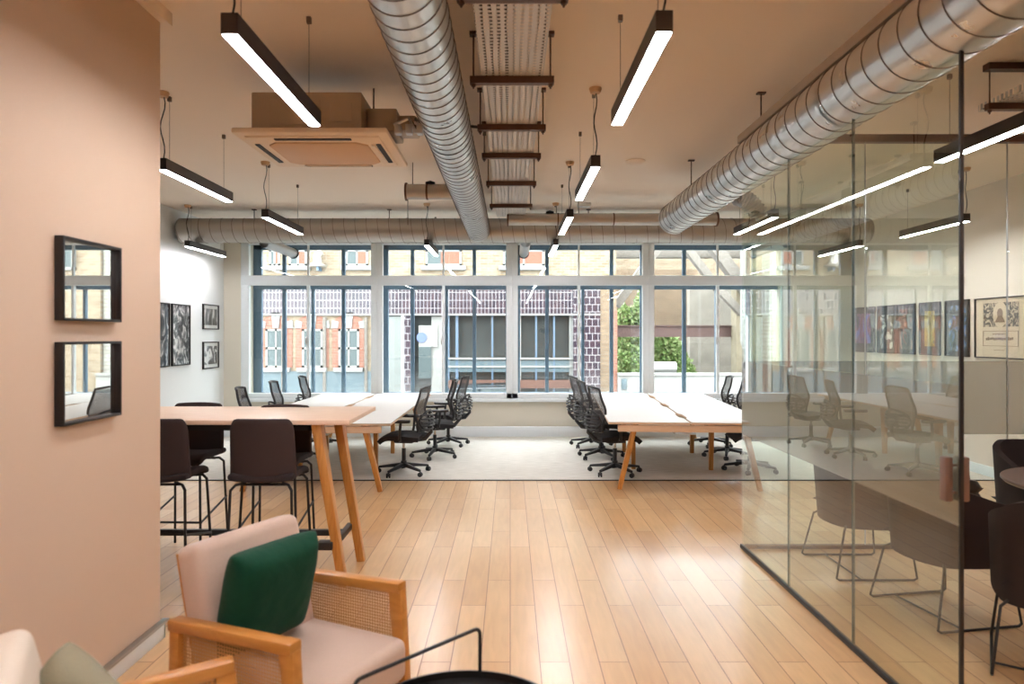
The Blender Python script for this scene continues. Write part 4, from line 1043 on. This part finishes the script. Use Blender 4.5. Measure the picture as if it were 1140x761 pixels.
# ivy
rnd = random.Random(11)
def ivy(x0,x1,z0,z1,y,n,label,shape):
    m = MB(); b = bmesh.new()
    for i in range(n):
        x = rnd.uniform(x0,x1); z = rnd.uniform(z0,z1)
        if not shape((x-x0)/(x1-x0),(z-z0)/(z1-z0)): continue
        yy = y+rnd.uniform(0,.5)+.25*math.sin(x*3)*math.sin(z*2.3)
        s = rnd.uniform(.05,.11)
        Mt = Matrix.Translation((x,yy,z)) @ Euler((rnd.uniform(-1.2,1.2),rnd.uniform(-1,1),rnd.uniform(0,6.28))).to_matrix().to_4x4()
        vs = [b.verts.new(Mt @ Vector(p)) for p in ((-s*.5,0,0),(0,0,-s*.45),(s*.5,0,0),(s*.3,.02,s*.5),(0,.03,s*.9),(-s*.3,.02,s*.5))]
        b.faces.new(vs)
    m._merge(b)
    o = m.build('climbing_ivy', M['leaf'], smooth=False); return tag(o, label, 'ivy')
def leafm():
    m, nt, bs = newmat('ivy_leaves'); L = nt.links
    tc = N(nt, 'ShaderNodeTexCoord'); v = N(nt, 'ShaderNodeTexNoise'); v.inputs['Scale'].default_value = 9; v.inputs['Detail'].default_value = 3
    L.new(tc.outputs['Object'], v.inputs['Vector'])
    cr = N(nt, 'ShaderNodeValToRGB'); cr.color_ramp.elements[0].position = .35; cr.color_ramp.elements[1].position = .65
    cr.color_ramp.elements[0].color = srgb(160,212,100); cr.color_ramp.elements[1].color = srgb(236,255,168)
    L.new(v.outputs['Fac'], cr.inputs[0]); L.new(cr.outputs[0], bs.inputs['Base Color']); bs.inputs['Roughness'].default_value = .6
    bs.inputs['Transmission Weight'].default_value = 0
    return m
M['leaf'] = leafm()
a = Q(686,418,21.0); b_ = Q(716,312,21.0)
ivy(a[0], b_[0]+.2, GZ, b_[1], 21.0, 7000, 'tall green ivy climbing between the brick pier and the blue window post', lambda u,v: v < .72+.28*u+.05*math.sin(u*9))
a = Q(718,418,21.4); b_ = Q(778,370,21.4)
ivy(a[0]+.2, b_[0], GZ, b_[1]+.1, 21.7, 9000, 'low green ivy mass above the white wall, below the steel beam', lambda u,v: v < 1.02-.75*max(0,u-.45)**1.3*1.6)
# parked car, mostly below the sill
t = thing('parked_car', 'dark car roof and windows just above the window sill across the street', 'car', (Q(530,0,17.3)[0], 17.3, GZ))
cx = Q(532,0,17.3)[0]
prof = [(-2.1,.35),(-2.1,.72),(-1.95,.85),(-1.15,.95),(-.55,1.38),(.75,1.40),(1.45,1.0),(2.0,.92),(2.1,.7),(2.1,.35)]
M['carp'] = mat('dark_car_paint', srgb(44,56,66), .2, spec=.8, coat=.5)
MB().prism([(cx+u, GZ-.1+v) for u,v in prof], 'y', 16.5, 18.1, bev=.05).build('car_body', M['carp'], t, world=True)
MB().prism([(cx+u, GZ-.1+v) for u,v in ((-1.05,.97),(-.52,1.33),(.05,1.34),(.05,.97))], 'y', 16.485, 16.5).prism([(cx+u, GZ-.1+v) for u,v in ((.12,.97),(.12,1.34),(.72,1.34),(1.3,1.0))], 'y', 16.485, 16.5).build('car_window', M['swin'], t, world=True)
for u in (-1.35, 1.3):
    MB().lathe([(0,-.1),(.3,-.1),(.33,-.06),(.33,.06),(.3,.1),(0,.1)], (cx+u,16.6,GZ+.33), Matrix.Rotation(PI/2,4,'X'), seg=28).build('wheel', M['blackm'], t, world=True)

# ------------------------------------------------------------------ light
srgb = _srgb
w = bpy.data.worlds.new('world'); bpy.context.scene.world = w; w.use_nodes = True
nt = w.node_tree; bg = nt.nodes['Background']; bg.inputs[0].default_value = (.90,.95,1,1); bg.inputs[1].default_value = SKY
pl = bpy.data.lights.new('window_portal', 'AREA'); pl.shape = 'RECTANGLE'; pl.size = WR-WL; pl.size_y = ST-SB; pl.cycles.is_portal = True
po = bpy.data.objects.new('window_portal', pl); C.objects.link(po); po.location = ((WL+WR)/2, YF+.7, (SB+ST)/2); po.rotation_euler = (-PI/2,0,0)
# added warm fill uplighters, unseen behind the viewpoint, to brighten the near ceiling
M['warmfill'] = emis('warm_ceiling_fill', (1,.62,.34,1), WARM_FILL)
for x, y, lb in ((1.2,-.7,'added unseen uplighter warming the ceiling, behind the viewpoint in the middle'),(3.6,-.5,'added unseen uplighter warming the ceiling, behind the viewpoint towards the right wall')):
    t = thing('fill_uplighter', lb, 'fill light', (x,y,0), 0, 'added fill uplighters')
    MB().lathe([(0,0),(.15,0),(.15,.015),(.02,.025),(.0,.03)], (x,y,0), seg=32).build('base', M['blackm'], t, world=True)
    MB().tube([(x,y,.02),(x,y,1.72)], .012, seg=12).build('pole', M['blackm'], t, world=True)
    MB().lathe([(.0,1.70),(.06,1.71),(.15,1.78),(.19,1.88),(.185,1.88),(.145,1.79),(.06,1.725),(.0,1.715)], (x,y,0), seg=36).build('bowl', M['blackm'], t, world=True)
    MB().lathe([(0,1.80),(.13,1.80),(.13,1.795),(0,1.795)], (x,y,0), seg=32).build('fill_disc', M['warmfill'], t, world=True)

sc = bpy.context.scene
sc.view_settings.view_transform = 'Standard'; sc.view_settings.look = 'None'; sc.view_settings.gamma = 1; sc.view_settings.exposure = EXPO
sc.view_settings.use_curve_mapping = False
sc.cycles.max_bounces = 8; sc.cycles.diffuse_bounces = 4; sc.cycles.glossy_bounces = 4; sc.cycles.transparent_max_bounces = 24; sc.cycles.transmission_bounces = 4
sc.cycles.caustics_reflective = False; sc.cycles.caustics_refractive = False; sc.cycles.sample_clamp_indirect = 6; sc.cycles.blur_glossy = .5
sc.cycles.use_denoising = True
